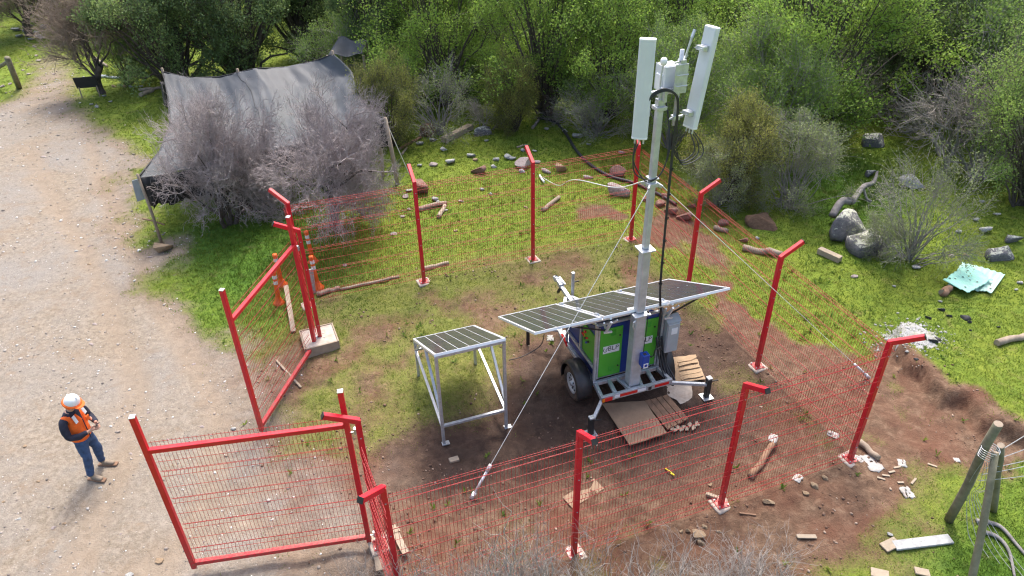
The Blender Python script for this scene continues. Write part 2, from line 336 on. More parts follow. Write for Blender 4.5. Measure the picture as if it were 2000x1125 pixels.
# ------------------------------------------------------------------ ground
def masks(P):
    d = np.hypot(P[:, 0], P[:, 1] - 4); w = (fbm(P, .55, 21, 4) - .5) * 2; w2 = (fbm(P, 2.2, 31, 3) - .5) * 2
    road = ss(-1.2, .9, sdist(P, ROAD) - .30 * ss(17, 24, P[:, 1]) + 1.1 * w * (1 - .7 * ss(17, 24, P[:, 1])) + .5 * w2)
    tg = ss(-.4, .5, sdist(P, TRACK_GREEN) + .5 * w)
    enc = ss(-.8, .7, sdist(P, ENC) + .5 * w)
    gin = ss(-1.5, 1.0, sdist(P, GREEN_IN) + 1.0 * w)
    mud = ss(-.9, .9, sdist(P, MUD) + .8 * w + .3 * w2)
    dirt = ss(-.7, .8, sdist(P, DIRT) + .8 * w + .35 * w2)
    patch = ss(.28, .74, fbm(P, 1.1, 41, 5))
    grass = np.ones(len(P)); grass = grass * (1 - enc * (1 - (.30 + .46 * patch))) + enc * gin * .26 * patch
    for q in BARE: grass *= 1 - .8 * ss(-.25, .3, sdist(P, q) + .6 * w + .4 * w2)
    grass *= 1 - mud * (.97 - .25 * ss(.55, .75, fbm(P, 1.6, 51, 4)))
    grass *= 1 - dirt * (.98 - .5 * ss(.56, .72, fbm(P, .9, 61, 4)))
    grass = np.clip(grass, 0, 1) * (1 - road * (1 - .5 * tg))
    lush = np.zeros(len(P))
    for q in LUSH: lush = np.maximum(lush, ss(-1.2, 1., sdist(P, q) + 1.2 * w))
    lush *= 1 - .6 * enc
    return road, np.clip(grass, 0, 1), mud, np.clip(lush, 0, 1), np.clip(np.maximum(enc, dirt), 0, 1)
def axis(lo, a, b, hi, st, g=1.09):
    mid = list(np.arange(a, b + 1e-6, st)); L = []; s = st; x = a
    while x > lo: s *= g; x -= s; L.append(x)
    U = []; s = st; x = mid[-1]
    while x < hi: s *= g; x += s; U.append(x)
    return np.array(L[::-1] + mid + U)
xs = axis(-420, -12.5, 11, 420, .072); ys = axis(-160, 4.6, 20, 420, .072)
XX, YY = np.meshgrid(xs, ys); GP = np.stack([XX.ravel(), YY.ravel()], 1)
gr, gg, gm, gl, ge = masks(GP)
gz = tz(GP)
near = ss(45, 16, np.hypot(GP[:, 0], GP[:, 1]))
gz += near * ((fbm(GP, 3.5, 71, 4) - .5) * (.035 + .09 * gm + .09 * ge * (1 - gm)) + (fbm(GP, 9, 81, 2) - .5) * (.012 + .03 * ge))
bk = ss(.55, .1, ldist(GP, BANK)); gz += near * bk * (fbm(GP, 4, 91, 4) - .5) * .12
gg *= 1 - .9 * ss(.5, .15, ldist(GP, BANK) + .3 * (fbm(GP, 2, 92, 3) - .5))
rut = 0
for ln in ([(60, 240), (120, 150), (150, 105)], [(160, 250), (172, 200), (165, 160)], [(640, 1125), (500, 1010), (350, 1060), (120, 1200)], [(540, 930), (430, 985), (240, 1150)], [(300, 1140), (410, 960), (430, 800), (340, 640), (230, 430), (180, 300)], [(120, 1140), (250, 900), (270, 760), (200, 560), (110, 400), (60, 300)]):
    rut = np.maximum(rut, ss(.42, .05, ldist(GP, gpoly(ln)) + .25 * (fbm(GP, 1.2, 131, 3) - .5)))
gz -= near * rut * .03 * gr
nx, ny = len(xs), len(ys); ii = np.arange(nx * ny).reshape(ny, nx)
GF = np.stack([ii[:-1, :-1], ii[:-1, 1:], ii[1:, 1:], ii[1:, :-1]], -1).reshape(-1, 4)
t = NT('ground'); P = t.pos(); a_r, a_g, a_m, a_l = t.attr('road'), t.attr('grass'), t.attr('mud'), t.attr('lush')
n1, n2, n3 = t.noise(.8, 6, .65, P), t.noise(6, 7, .7, P, .4), t.noise(38, 5, .7, P)
soil = t.ramp(n2, [(.28, (.068, .039, .025)), (.5, (.142, .087, .055)), (.72, (.25, .168, .112))])
soil = t.mix(t.ramp(n1, [(.42, (0, 0, 0)), (.62, (.65, .65, .65))]), soil, (.135, .056, .033))
mudc = t.ramp(n2, [(.3, (.034, .019, .013)), (.55, (.066, .039, .027)), (.8, (.125, .08, .056))])
n4 = t.noise(.45, 5, .6, P, .5)
gravel = t.ramp(t.noise(11, 8, .75, P), [(.26, (.115, .092, .068)), (.48, (.235, .192, .143)), (.74, (.375, .322, .258))])
gravel = t.mix(t.ramp(n4, [(.38, (0, 0, 0)), (.66, (.8, .8, .8))]), gravel, t.ramp(n3, [(.3, (.14, .128, .115)), (.7, (.34, .318, .29))]))
gravel = t.mix(t.ramp(t.noise(1.7, 6, .7, P, 1.), [(.53, (0, 0, 0)), (.72, (.7, .7, .7))]), gravel, (.225, .160, .104))
gravel = t.mix(t.math('MULTIPLY', t.attr('track'), .75), gravel, t.ramp(n2, [(.3, (.205, .158, .112)), (.7, (.315, .252, .188))]))
vor = t.n('ShaderNodeTexVoronoi'); vor.inputs['Scale'].default_value = 26; t.l(P, vor.inputs['Vector'])
peb = t.ramp(vor.outputs['Distance'], [(.10, (1, 1, 1)), (.26, (0, 0, 0))])
pebc = t.ramp(vor.outputs['Color'], [(.2, (.20, .175, .15)), (.6, (.40, .365, .32)), (.9, (.55, .52, .49))])
sel = t.math('GREATER_THAN', t.noise(70, 1, .5, P), .54)
gravel = t.mix(t.math('MULTIPLY', t.math('MULTIPLY', peb, sel), .75), gravel, pebc)
gy = t.ramp(n2, [(.3, (.10, .14, .016)), (.55, (.17, .215, .022)), (.8, (.25, .275, .04))])
gd = t.ramp(n2, [(.3, (.04, .095, .010)), (.55, (.08, .165, .016)), (.8, (.14, .23, .026))])
gcol = t.mix(a_l, gy, gd); gcol = t.mix(t.ramp(n1, [(.35, (0, 0, 0)), (.7, (.55, .55, .55))]), gcol, gd)
gcol = t.mix(t.ramp(t.noise(2.3, 6, .7, P, 1), [(.56, (0, 0, 0)), (.74, (.8, .8, .8))]), gcol, (.16, .115, .055))
col = t.mix(a_m, soil, mudc); col = t.mix(a_r, col, gravel)
gf = t.math('ADD', t.math('MULTIPLY', a_g, 1.35), t.math('MULTIPLY', t.math('SUBTRACT', n3, .5), 1.5)); gf = t.math('SUBTRACT', gf, .22)
gf = t.ramp(gf, [(.2, (0, 0, 0)), (.85, (1, 1, 1))])
gcol = t.mix(t.math('MULTIPLY', t.attr('enclosure'), .42), gcol, (.165, .125, .06))
col = t.mix(gf, col, gcol)
rough = t.math('SUBTRACT', .95, t.math('MULTIPLY', a_m, t.ramp(t.noise(1.6, 4, .6, P), [(.4, (.1,) * 3), (.65, (.42,) * 3)])))
hh = t.math('ADD', t.math('MULTIPLY', n3, .6), n2); hh = t.math('ADD', hh, t.math('MULTIPLY', t.math('MULTIPLY', peb, sel), .5))
t.bsdf(col, rough, 0, t.bump(hh, .75, .045), .3); M['ground'] = t.m
ground = link('ground', np_mesh('ground', np.stack([GP[:, 0], GP[:, 1], gz], 1), GF, 'ground', True,
    {'road': ('POINT', gr), 'grass': ('POINT', gg), 'mud': ('POINT', gm), 'lush': ('POINT', gl), 'track': ('POINT', rut), 'enclosure': ('POINT', ge)}))
tag(ground, kind='structure')
def ground_z(P):                       # height of the finished ground sheet (bilinear)
    P = np.asarray(P, float); i = np.clip(np.searchsorted(xs, P[:, 0]) - 1, 0, nx - 2); j = np.clip(np.searchsorted(ys, P[:, 1]) - 1, 0, ny - 2)
    u = (P[:, 0] - xs[i]) / (xs[i + 1] - xs[i]); v = (P[:, 1] - ys[j]) / (ys[j + 1] - ys[j]); Z = gz.reshape(ny, nx)
    return (Z[j, i] * (1 - u) + Z[j, i + 1] * u) * (1 - v) + (Z[j + 1, i] * (1 - u) + Z[j + 1, i + 1] * u) * v
def gz1(x, y): return float(ground_z(np.array([[x, y]]))[0])
rng = np.random.default_rng(5)
def scatter(n, x0, x1, y0, y1, wfun):
    P = np.stack([rng.uniform(x0, x1, n), rng.uniform(y0, y1, n)], 1); return P[rng.random(n) < wfun(P)]
# grass blades: low turf, one mass nobody could count
def dens(P):
    r_, g_, m_, l_, e_ = masks(P); g_ = g_ * (1 - .9 * ss(.45, .1, ldist(P, BANK)))
    return np.clip((g_ - .04) * 1.05, 0, 1) ** 1.7
def in_view(P, m=.6):
    x, y = P[:, 0], P[:, 1]; d = y * math.cos(PITCH) + CAM_H * math.sin(PITCH)
    return np.abs(x) < d * .71 + m + 1.
def dw(raw): return lambda P: dens(P) * 600 * (12 / np.clip(np.hypot(P[:, 0], P[:, 1]), 12, 99)) ** 2 / raw
T = np.concatenate([scatter(150000, -13, 12, 5, 15, dw(600)), scatter(242000, -22, 20, 15, 30, dw(384)), scatter(95000, -32, 30, 30, 46, dw(96))])
T = T[in_view(T)]
nb = 4; N = len(T); c = np.repeat(T, nb, 0) + rng.normal(0, .035, (N * nb, 2)); cz = ground_z(c)
farf = np.clip(np.hypot(c[:, 0], c[:, 1]) / 14, .8, 1.7)
lsh = np.repeat(masks(T)[3], nb); ht = (.014 + .038 * rng.random(N * nb) ** 2) * (1 + .6 * lsh) * farf ** .5
an = rng.uniform(0, 2 * np.pi, N * nb); w = (.004 + .006 * rng.random(N * nb)) * farf
le = rng.normal(0, .6, (N * nb, 2)) * ht[:, None]
b0 = np.stack([c[:, 0] - np.cos(an) * w, c[:, 1] - np.sin(an) * w, cz - .004], 1); b1 = np.stack([c[:, 0] + np.cos(an) * w, c[:, 1] + np.sin(an) * w, cz - .004], 1)
tp = np.stack([c[:, 0] + le[:, 0], c[:, 1] + le[:, 1], cz + ht], 1)
V = np.stack([b0, b1, tp], 1).reshape(-1, 3); F = np.arange(len(V)).reshape(-1, 3)
tint = np.clip(.5 + .55 * (fbm(c, .7, 101, 4) - .5) * 2 + rng.normal(0, .2, N * nb) - .42 * lsh, 0, 1)
M['grass'] = leaf_mat('grass_blades', [(0, (.045, .12, .010)), (.4, (.12, .19, .024)), (.75, (.22, .26, .038)), (1, (.34, .33, .075))], .4)
tag(link('grass', np_mesh('grass', V, F, 'grass', False, {'tint': ('FACE', tint)})), kind='stuff')
Tw = np.concatenate([scatter(9000, -12, 12, 5, 24, lambda P: dens(P) * ss(.58, .75, fbm(P, .8, 141, 4)) + .02 * (masks(P)[4] > .5)), scatter(5000, -5, 9, 5, 13, lambda P: .035 * ss(.5, .7, fbm(P, 1.4, 151, 3)) * (1 - masks(P)[0]))]); Tw = Tw[in_view(Tw)]
nb = 7; N = len(Tw); c = np.repeat(Tw, nb, 0); cz = ground_z(c); an = rng.uniform(0, 6.28, N * nb); L = rng.uniform(.04, .13, N * nb); el = rng.uniform(.3, 1.2, N * nb); w = rng.uniform(.006, .016, N * nb)
dx, dy = np.cos(an), np.sin(an); e1 = np.stack([c[:, 0] + dx * L * np.cos(el), c[:, 1] + dy * L * np.cos(el), cz + L * np.sin(el)], 1); m1 = np.stack([c[:, 0] + dx * L * .5 * np.cos(el), c[:, 1] + dy * L * .5 * np.cos(el), cz + L * .62 * np.sin(el)], 1); b0 = np.stack([c[:, 0], c[:, 1], cz], 1); sd = np.stack([-dy, dx, 0 * dx], 1) * w[:, None]
V = np.stack([b0, m1 + sd, e1, m1 - sd], 1).reshape(-1, 3); F = np.arange(len(V)).reshape(-1, 4); tint = np.clip(np.repeat(rng.normal(.35, .2, N), nb) + rng.normal(0, .12, N * nb), 0, 1)
tag(link('weeds', np_mesh('weeds', V, F, 'grass', False, {'tint': ('FACE', tint)})), kind='stuff')
# gravel and clods
ICO = None
def ico(sub=1):
    import bmesh
    bm = bmesh.new(); bmesh.ops.create_icosphere(bm, subdivisions=sub, radius=1); bm.verts.ensure_lookup_table()
    V = np.array([v.co[:] for v in bm.verts]); F = np.array([[v.index for v in f.verts] for f in bm.faces]); bm.free(); return V, F
IV, IF = ico(1); IV2, IF2 = ico(2); IV3, IF3 = ico(3)
def pebbles(P, size, flat=.6):
    n = len(P); a = rng.uniform(0, 6.28, n); sc = size[:, None] * np.stack([rng.uniform(.7, 1.3, n), rng.uniform(.6, 1.1, n), flat * rng.uniform(.5, 1.1, n)], 1)
    V = IV[None] * (1 + rng.normal(0, .16, (n, len(IV), 1))) * sc[:, None]
    x = V[:, :, 0] * np.cos(a)[:, None] - V[:, :, 1] * np.sin(a)[:, None]; y = V[:, :, 0] * np.sin(a)[:, None] + V[:, :, 1] * np.cos(a)[:, None]
    V = np.stack([x + P[:, :1], y + P[:, 1:2], V[:, :, 2] + (ground_z(P) + size * flat * .25)[:, None]], -1)
    return V.reshape(-1, 3), (IF[None] + (np.arange(n) * len(IV))[:, None, None]).reshape(-1, 3)
def tint_stone(name, stops):
    t = NT(name); t.bsdf(t.ramp(t.attr('tint'), stops), .9, 0, None, .25); return t.m
M['gravel'] = tint_stone('gravel_stones', [(0, (.16, .14, .125)), (.4, (.33, .28, .235)), (.75, (.45, .42, .39)), (1, (.68, .66, .63))])
M['clods'] = tint_stone('soil_clods', [(0, (.11, .065, .045)), (.6, (.19, .12, .085)), (1, (.34, .26, .2))])
Pg = np.concatenate([scatter(14000, -13, -1, 5, 17, lambda P: masks(P)[0] * (.25 + .75 * ss(.4, .7, fbm(P, .9, 111, 3)))), scatter(7000, -24, -6, 17, 34, lambda P: masks(P)[0])])
Pg = Pg[in_view(Pg)]; sz = .007 + .017 * rng.random(len(Pg)) ** 3 + .02 * (rng.random(len(Pg)) < .03); sz *= np.clip(Pg[:, 1] / 12, 1, 2)
V, F = pebbles(Pg, sz); tag(link('gravel', np_mesh('gravel', V, F, 'gravel', False, {'tint': ('FACE', np.repeat(rng.random(len(Pg)), len(IF)))})), kind='stuff')
Pc = scatter(13000, -5, 9, 5.2, 16, lambda P: np.clip(masks(P)[4] + ss(.7, .1, ldist(P, BANK)), 0, 1) * ss(.45, .7, fbm(P, 1.3, 121, 4)) * (1 - masks(P)[0]))
sz = .007 + .024 * rng.random(len(Pc)) ** 3; V, F = pebbles(Pc, sz, .8)
tag(link('soil_clods', np_mesh('soil_clods', V, F, 'clods', False, {'tint': ('FACE', np.repeat(rng.random(len(Pc)) ** 1.5, len(IF)))})), kind='stuff')
# ------------------------------------------------------------------ red mesh fence and gates
FP = dict(A=(-4.38, 12.87), B=(-1.97, 13.67), C=(.5, 14.53), D=(2.92, 15.4), E=(3.81, 13.07), F=(4.67, 10.72), G=(5.55, 8.4), H=(3.19, 7.53), I=(.83, 6.68), J=(-1.57, 5.84), K=(-3.85, 11.58), L=(-2.0, 6.79))
FZ = {k: tz1(*v) for k, v in FP.items()}; FZ['K'] = .25; FZ['L'] = .06
FAZ = R(19.6)
def wire_panel(L, H, nw, folds, name='mesh_panel'):
    v = MB(); P = []; rad = []
    prof = [(0, 0.)]
    for z in folds: prof += [(z - .05, 0), (z, .035), (z + .05, 0)]
    prof.append((H, 0)); xs_ = np.linspace(.03, L - .03, nw)
    P = np.array([[(x, -o, z) for z, o in prof] for x in xs_]); V1, F1 = tubes_np(P, np.full(P.shape[:2], .0026), 4)
    hz = []
    for z in folds: hz += [(z - .05, 0), (z + .05, 0), (z, -.035)]
    for a, b in zip([0] + list(folds), list(folds) + [H]):
        if b - a > .3: hz.append(((a + b) / 2, 0))
    hz += [(.02, 0), (H - .03, 0)]
    Q = np.array([[(0, y - .006, z), (L / 2, y - .006, z), (L, y - .006, z)] for z, y in hz]); V2, F2 = tubes_np(Q, np.full(Q.shape[:2], .0041), 4)
    return np_mesh(name, np.concatenate([V1, V2]), np.concatenate([F1, F2 + len(V1)]), 'wire')
FOLDS = (.18, .70, 1.22, 1.74, 2.22)
PANEL = wire_panel(2.46, 2.34, 50, FOLDS)
PANEL_S = wire_panel(1.0, 2.34, 20, FOLDS)
def add_post(th, k, out, base='plate', h=2.46, arm=True):
    x, y = FP[k]; z = FZ[k]; o = np.array([x, y, z]); L0 = np.array(th.location); c = o - L0; m = rotm(FAZ)
    mb = MB(); mb.box((c[0], c[1], c[2] + h / 2), (.076, .076, h), m)
    t = c + np.array([0, 0, h - .03]); n = np.array([*out, 0.]); n /= np.linalg.norm(n); tip = t + n * .40 + np.array([0, 0, .235])
    if arm: mb.bar(t - n * .02, tip, .074, .074)
    p = mb.build('post', 'red', th, .005)
    if arm: d = (tip - t) / np.linalg.norm(tip - t); MB().bar(tip + d * .001, tip + d * .012, .078, .078).build('end_cap', 'black', p)
    MB().box((c[0], c[1], c[2] + .016), (.2, .2, .012), m).build('base_plate', 'red', p, .002)
    f = MB(); f.box((c[0], c[1], c[2] - .045), (.30, .30, .11), rotm(FAZ + .1)); f.build('footing', 'conc', p, .012)
    b = MB()
    for i in (-1, 1):
        for j in (-1, 1): q = m @ np.array([i * .075, j * .075, 0]); b.lathe([(.0, .045), (.012, .045), (.012, .02)], 6, None, (c[0] + q[0], c[1] + q[1], c[2] + .0))
    for q in (.3, .95, 1.6, 2.2): w = m @ np.array([0, -.041, 0]); b.lathe([(.012, 0), (.012, .01), (0, .01)], 6, rotm(0, R(90)) if 0 else None, (c[0] + w[0], c[1] + w[1], c[2] + q))
    b.build('bolt', 'galv', p)
    return p
def add_panel(th, a, b, side=.05, mesh=None):
    pa = np.array([*FP[a], FZ[a]]); pb = np.array([*FP[b], FZ[b]]); d = pb - pa; L = np.hypot(d[0], d[1]); az = math.atan2(d[1], d[0])
    n = np.array([math.sin(az), -math.cos(az), 0]) * side; st = pa + n + np.array([0, 0, .05]) - np.array(th.location)
    full = 1.0 if mesh is PANEL_S else 2.46
    o = link('mesh_panel', mesh or PANEL, th, st + d / L * .02); o.rotation_euler = (0, -math.atan2(d[2], L), az); o.scale = ((L - .04) / full, 1, 1)
    return o
g_f = 'red mesh fence runs round the enclosure'
n_b, n_r, n_f, n_l = np.array([-.335, .942]), np.array([.942, .335]), np.array([.335, -.942]), np.array([-.942, -.335])
def fz(k): return (*FP[k], FZ[k])
fb = thing('mesh_fence', 'far red mesh fence with four bent-top posts, between the stony grass and the trailer', 'fence', fz('B'), 0, g_f)
for k, o in (('A', n_b + n_l), ('B', n_b), ('C', n_b), ('D', n_b + .35 * n_r)): add_post(fb, k, o)
for a, b in ('BA', 'CB', 'DC'): add_panel(fb, a, b)
fr = thing('mesh_fence', 'red mesh fence beside the open green slope, between the mast and the eroded bank', 'fence', fz('F'), 0, g_f)
for k, o in (('E', n_r), ('F', n_r), ('G', n_f + n_r)): add_post(fr, k, o)
for a, b in ('ED', 'FE', 'GF'): add_panel(fr, a, b)
ff = thing('mesh_fence', 'nearest run of red mesh fence standing on bare dirt behind the leafless twigs', 'fence', fz('I'), 0, g_f)
for k, o in (('H', n_f), ('I', n_f), ('J', n_f + n_l)): add_post(ff, k, o)
for a, b in ('HG', 'IH', 'JI'): add_panel(ff, a, b)
fs = thing('mesh_fence', 'short red fence return whose gate post stands on a concrete block', 'fence', fz('K'), 0, g_f)
add_post(fs, 'K', n_l, h=2.44); add_panel(fs, 'A', 'K', .05, PANEL_S)
fs2 = thing('mesh_fence', 'short red fence return seen edge-on beside the hinge of the nearer gate leaf', 'fence', fz('L'), 0, g_f)
add_post(fs2, 'L', n_l, h=2.5); add_panel(fs2, 'L', 'J', .05, PANEL_S)
# concrete block under the gate post
cb = thing('concrete_block', 'square pale concrete block with timber edging under the far gate post', 'concrete block', (FP['K'][0] - .02, FP['K'][1], gz1(*FP['K'])), FAZ + .05)
MB().box((0, 0, .07), (.62, .62, .26)).build('block', 'conc', cb, .015)
e = MB()
for sx in (-1, 1): e.box((sx * .325, 0, .09), (.025, .66, .24)); e.box((0, sx * .325, .09), (.62, .024, .235))
e.build('timber_edging', 'palewood', cb)
cb2 = thing('form_board', 'broken pale board lying at the foot of the nearer gate post', 'board', (-1.87, 6.72, gz1(-1.8, 6.8)), FAZ)
e = MB(); e.box((.18, .12, .05), (.10, .55, .03), rotm(.15)); e.box((-.16, -.05, .045), (.12, .5, .03), rotm(-.1)); e.box((.02, .28, .06), (.42, .09, .03), rotm(.05)); e.build('board_piece', 'palewood', cb2)
def gate_leaf(hinge, free, z0, label, htop=2.92, rail=2.34):
    h, f_ = np.array(hinge), np.array(free); d = f_ - h; L = np.hypot(*d); az = math.atan2(d[1], d[0])
    g = thing('gate_leaf', label, 'gate', (h[0], h[1], z0), az, 'open red gate leaves')
    for x, nm in ((0, 'hinge_stile'), (L, 'free_stile')):
        p = MB().box((x, 0, htop / 2), (.07, .07, htop)).build(nm, 'red', g, .005)
        MB().box((x, 0, htop + .004), (.072, .072, .012)).build('end_cap', 'galv', p)
        b = MB()
        for z in (.4, 1.1, 1.75, 2.3): b.lathe([(.014, -.039), (.014, -.046), (0, -.046)], 8, rotm(0, R(-90)), (x, -.0, z))
        b.build('bolt', 'galv', p)
    MB().box((L / 2, 0, rail), (L - .07, .068, .068)).build('top_rail', 'red', g, .005)
    MB().box((L / 2, 0, .10), (L - .07, .068, .068)).build('bottom_rail', 'red', g, .005)
    o = link('mesh_panel', GATEP, g, (.04, -.045, .0)); o.scale = ((L - .08) / 2.46, 1, 1)
    for z in (.12, 2.2):
        hb = MB().bar((-.17, 0, z), (-.035, 0, z), .018).bar((-.10, 0, z - .03), (-.10, 0, z + .03), .05).build('hinge', 'galv', g)
        MB().lathe([(.03, -.02), (.03, .02), (0, .02)], 10, None, (-.10, 0, z + .05)).build('hinge_nut', 'galv', hb)
    return g
GATEP = wire_panel(2.46, 2.46, 48, (.30, .82, 1.34, 1.86, 2.30))
gate_leaf((-2.17, 6.86), (-4.6, 6.47), .06, 'nearer red gate leaf swung open across the dirt close to the worker')
gate_leaf((-3.93, 11.42), (-4.36, 9.12), .12, 'farther red gate leaf swung open in front of the green grass strip')
# ------------------------------------------------------------------ solar rack
def solar_panel(parent, w, L, o, ex, ey, nm='solar_panel', nc=(6, 2), frame='alu'):
    """panel with its near edge from o along ex (width w), running along ey (length L); all in the parent's own frame"""
    o, ex, ey = (np.array(q, float) for q in (o, ex, ey)); en = np.cross(ex, ey); m = np.array([ex, ey, en]).T
    def pt(x, y, z): return o + m @ np.array([x, y, z])
    f = MB(); t = .028
    for a, b in (((0, t / 2, 0), (w, t / 2, 0)), ((0, L - t / 2, 0), (w, L - t / 2, 0))): f.bar(pt(*a), pt(*b), .04, t, ey)
    for x in (t / 2, w - t / 2): f.bar(pt(x, t, 0), pt(x, L - t, 0), t, .04, en)
    p = f.build(nm, frame, parent)
    MB().box(pt(w / 2, L / 2, .008), (w - 2 * t + .004, L - 2 * t + .004, .008), m).build('backing', 'cell_back', p)
    a, b = nc; cw, cl = (w - 2 * t - .016) / a, (L - 2 * t - .02) / b; gp = .013
    me = MB().box((0, 0, 0), (cw - gp, cl - gp * 1.7, .006)).mesh('cell', 'cell')
    for i in range(a):
        for j in range(b):
            c = link('cell', me, p, pt(t + .008 + (i + .5) * cw, t + .01 + (j + .5) * cl, .0135)); c.rotation_euler = Matrix(m.tolist()).to_euler()
    return p
tb = thing('solar_rack', 'galvanised rack with one tilted dark solar panel standing apart from the trailer', 'solar rack', (-.67, 9.0, 0), R(19))
TW, TL, TT, TH = 1.18, 2.12, R(29), 1.95
hx = TW / 2; by = TL * math.cos(TT); bz = TH - TL * math.sin(TT)
for s in (-1, 1):
    for yy, zz in ((0.02, TH - .04), (by - .03, bz - .04)):
        p = MB().bar((s * (hx - .03), yy, .0), (s * (hx - .03), yy, zz), .05).build('leg', 'galv', tb, .004)
        MB().box((s * (hx - .03) + .03, yy, .012), (.13, .09, .014)).build('foot_plate', 'galv', p)
    MB().bar((s * (hx - .03), by - .03, bz - .25), (s * (hx - .03), .03, .40), .045).build('side_brace', 'alu', tb, .004)
    MB().bar((s * (hx - .032), by * .46, TH - by * .46 * math.tan(TT) - .06), (s * (hx - .032), .05, .62), .045).build('side_brace', 'galv', tb, .004)
    MB().bar((s * (hx - .03), 0.02, TH - .03), (s * (hx - .03), by - .02, bz - .03), .045, .04).build('side_rail', 'galv', tb, .004)
    MB().bar((s * (hx - .03), by - .05, bz - .2), (s * (hx - .03), by * .72, TH - by * .72 * math.tan(TT) - .06), .035).build('corner_brace', 'galv', tb)
MB().bar((-hx + .05, 0.02, .42), (hx - .05, 0.02, .42), .05).build('cross_bar', 'galv', tb, .004)
MB().bar((-hx + .05, by - .03, bz - .22), (hx - .05, by - .03, bz - .22), .04).build('cross_bar', 'galv', tb, .004)
MB().bar((-hx + .03, .02, TH - .05), (hx - .03, .02, TH - .05), .05).build('cross_bar', 'galv', tb, .004)
solar_panel(tb, TW, TL, (-hx, 0, TH), (1, 0, 0), (0, math.cos(TT), -math.sin(TT)), nc=(6, 2))
# ------------------------------------------------------------------ mobile mast trailer
TR0, TAZ = (2.145, 9.565, 0.0), R(19)
tr = thing('mast_trailer', 'trailer with green and blue cabinet, three solar panels and a tall telescopic mast', 'trailer', TR0, TAZ)
def PT(name, mb, mat, parent=tr, bevel=0., smooth=False): return mb.build(name, mat, parent, bevel, smooth)
fm = MB()
for s in (-1, 1): fm.box((s * .62, 1.18, .50), (.07, 1.6, .09)); fm.bar((s * .62, 1.98, .50), (s * .06, 3.02, .50), .07, .09)
for y in (.40, 1.15, 1.95): fm.box((0, y, .50), (1.17, .06, .08))
fm.bar((-.62, .36, .5), (-.66, .03, .5), .06, .08); fm.bar((.62, .36, .5), (.66, .03, .5), .06, .08)
fm.bar((-.36, .37, .515), (-.40, .045, .515), .07, .05); fm.bar((.40, .37, .515), (.36, .045, .515), .07, .05)
fm.bar((-.20, .37, .515), (-.12, .045, .515), .05, .05); fm.bar((.20, .37, .515), (.12, .045, .515), .05, .05)
fm.box((0, .18, .49), (.34, .30, .03)); PT('chassis_frame', fm, 'galv', bevel=.004)
dk = MB()
for k in range(5): dk.box((-.5 + k * .25, 1.2, .555), (.24, 1.5, .012))
PT('deck_plate', dk, 'galv')
bp = PT('bumper', MB().box((0, 0, .49), (1.38, .055, .12)), 'galv', bevel=.004)
for k, (x0, x1, mt) in enumerate(((-.50, -.34, 'white'), (-.34, .0, 'redpl'), (.0, .17, 'white'), (.34, .62, 'redpl'))):
    MB().box(((x0 + x1) / 2, -.030, .49), (x1 - x0, .006, .055)).build('reflective_strip', mt, bp)
MB().box((-.58, -.036, .48), (.20, .02, .075)).build('tail_light', 'redpl', bp, .004); MB().box((-.655, -.037, .48), (.05, .021, .075)).build('indicator_light', 'amber', bp, .004)
MB().box((-.47, -.036, .50), (.035, .03, .10)).build('lamp_bracket', 'galv', bp); MB().box((.23, -.036, .50), (.10, .03, .10)).build('lamp_bracket', 'galv', bp)
MB().box((.23, -.053, .50), (.06, .01, .07)).build('plate_light', 'black', bp)
# drawbar, coupling, jockey jack
PT('drawbar', MB().bar((0, 2.85, .52), (0, 3.52, .56), .08, .08), 'galv', bevel=.005)
cp = MB(); cp.bar((0, 3.36, .60), (0, 3.62, .62), .10, .06); cp.bar((.0, 3.56, .63), (-.03, 3.72, .60), .07, .07); cp.bar((.05, 3.3, .65), (.02, 3.55, .70), .03, .03); cp.lathe([(.055, -.06), (.06, 0), (.03, .06)], 10, None, (0, 3.66, .60))
PT('coupling', cp, 'galv', bevel=.004); PT('coupling_handle', MB().bar((-.05, 3.32, .58), (-.07, 3.40, .42), .04, .05), 'black')
jk = PT('jockey_jack', MB().tube([(.14, 3.12, .30), (.14, 3.12, 1.02)], .035, 10), 'galv', smooth=False)
MB().tube([(.14, 3.12, .05), (.14, 3.12, .30)], .026, 8).build('jack_leg', 'galv', jk); MB().lathe([(.0, 1.035), (.038, 1.035), (.038, 1.0)], 10, None, (.14, 3.12, 0)).build('jack_cap', 'galv', jk)
MB().bar((.14, 3.12, .80), (.28, 3.12, .80), .022).build('jack_handle', 'black', jk); MB().box((.14, 3.12, .03), (.16, .16, .03)).build('jack_foot', 'galv', jk)
# cabinet: blue body with a sloping top, green doors, galvanised edge frame
CX, CY0, CY1, CZ0, CZ1, CZ2 = .60, .44, 1.62, .57, 1.70, 1.20
cab = thing('x', None, None) if 0 else None
cm = MB(); V = []
for x in (-CX, CX): V += [(x, CY0, CZ0), (x, CY1, CZ0), (x, CY1, CZ2), (x, CY0, CZ1)]
cm.add(V, [(3, 2, 1, 0), (4, 5, 6, 7), (0, 1, 5, 4), (1, 2, 6, 5), (2, 3, 7, 6), (3, 0, 4, 7)]); cab = PT('cabinet', cm, 'blue', bevel=.008)
for x0, x1 in ((-.555, -.13), (.13, .555)):
    d = MB().box(((x0 + x1) / 2, CY0 - .012, 1.115), (x1 - x0, .022, 1.04)).build('door', 'green', cab, .006)
MB().box((-.575, CY0 - .012, 1.13), (.03, .024, 1.12)).build('door_hinge_strip', 'galv', cab); MB().box((.575, CY0 - .012, 1.13), (.03, .024, 1.12)).build('door_hinge_strip', 'galv', cab)
def lbox(cx, z, w, h, y=CY0 - .0265): return MB().box((cx, y, z), (w, .005, h))
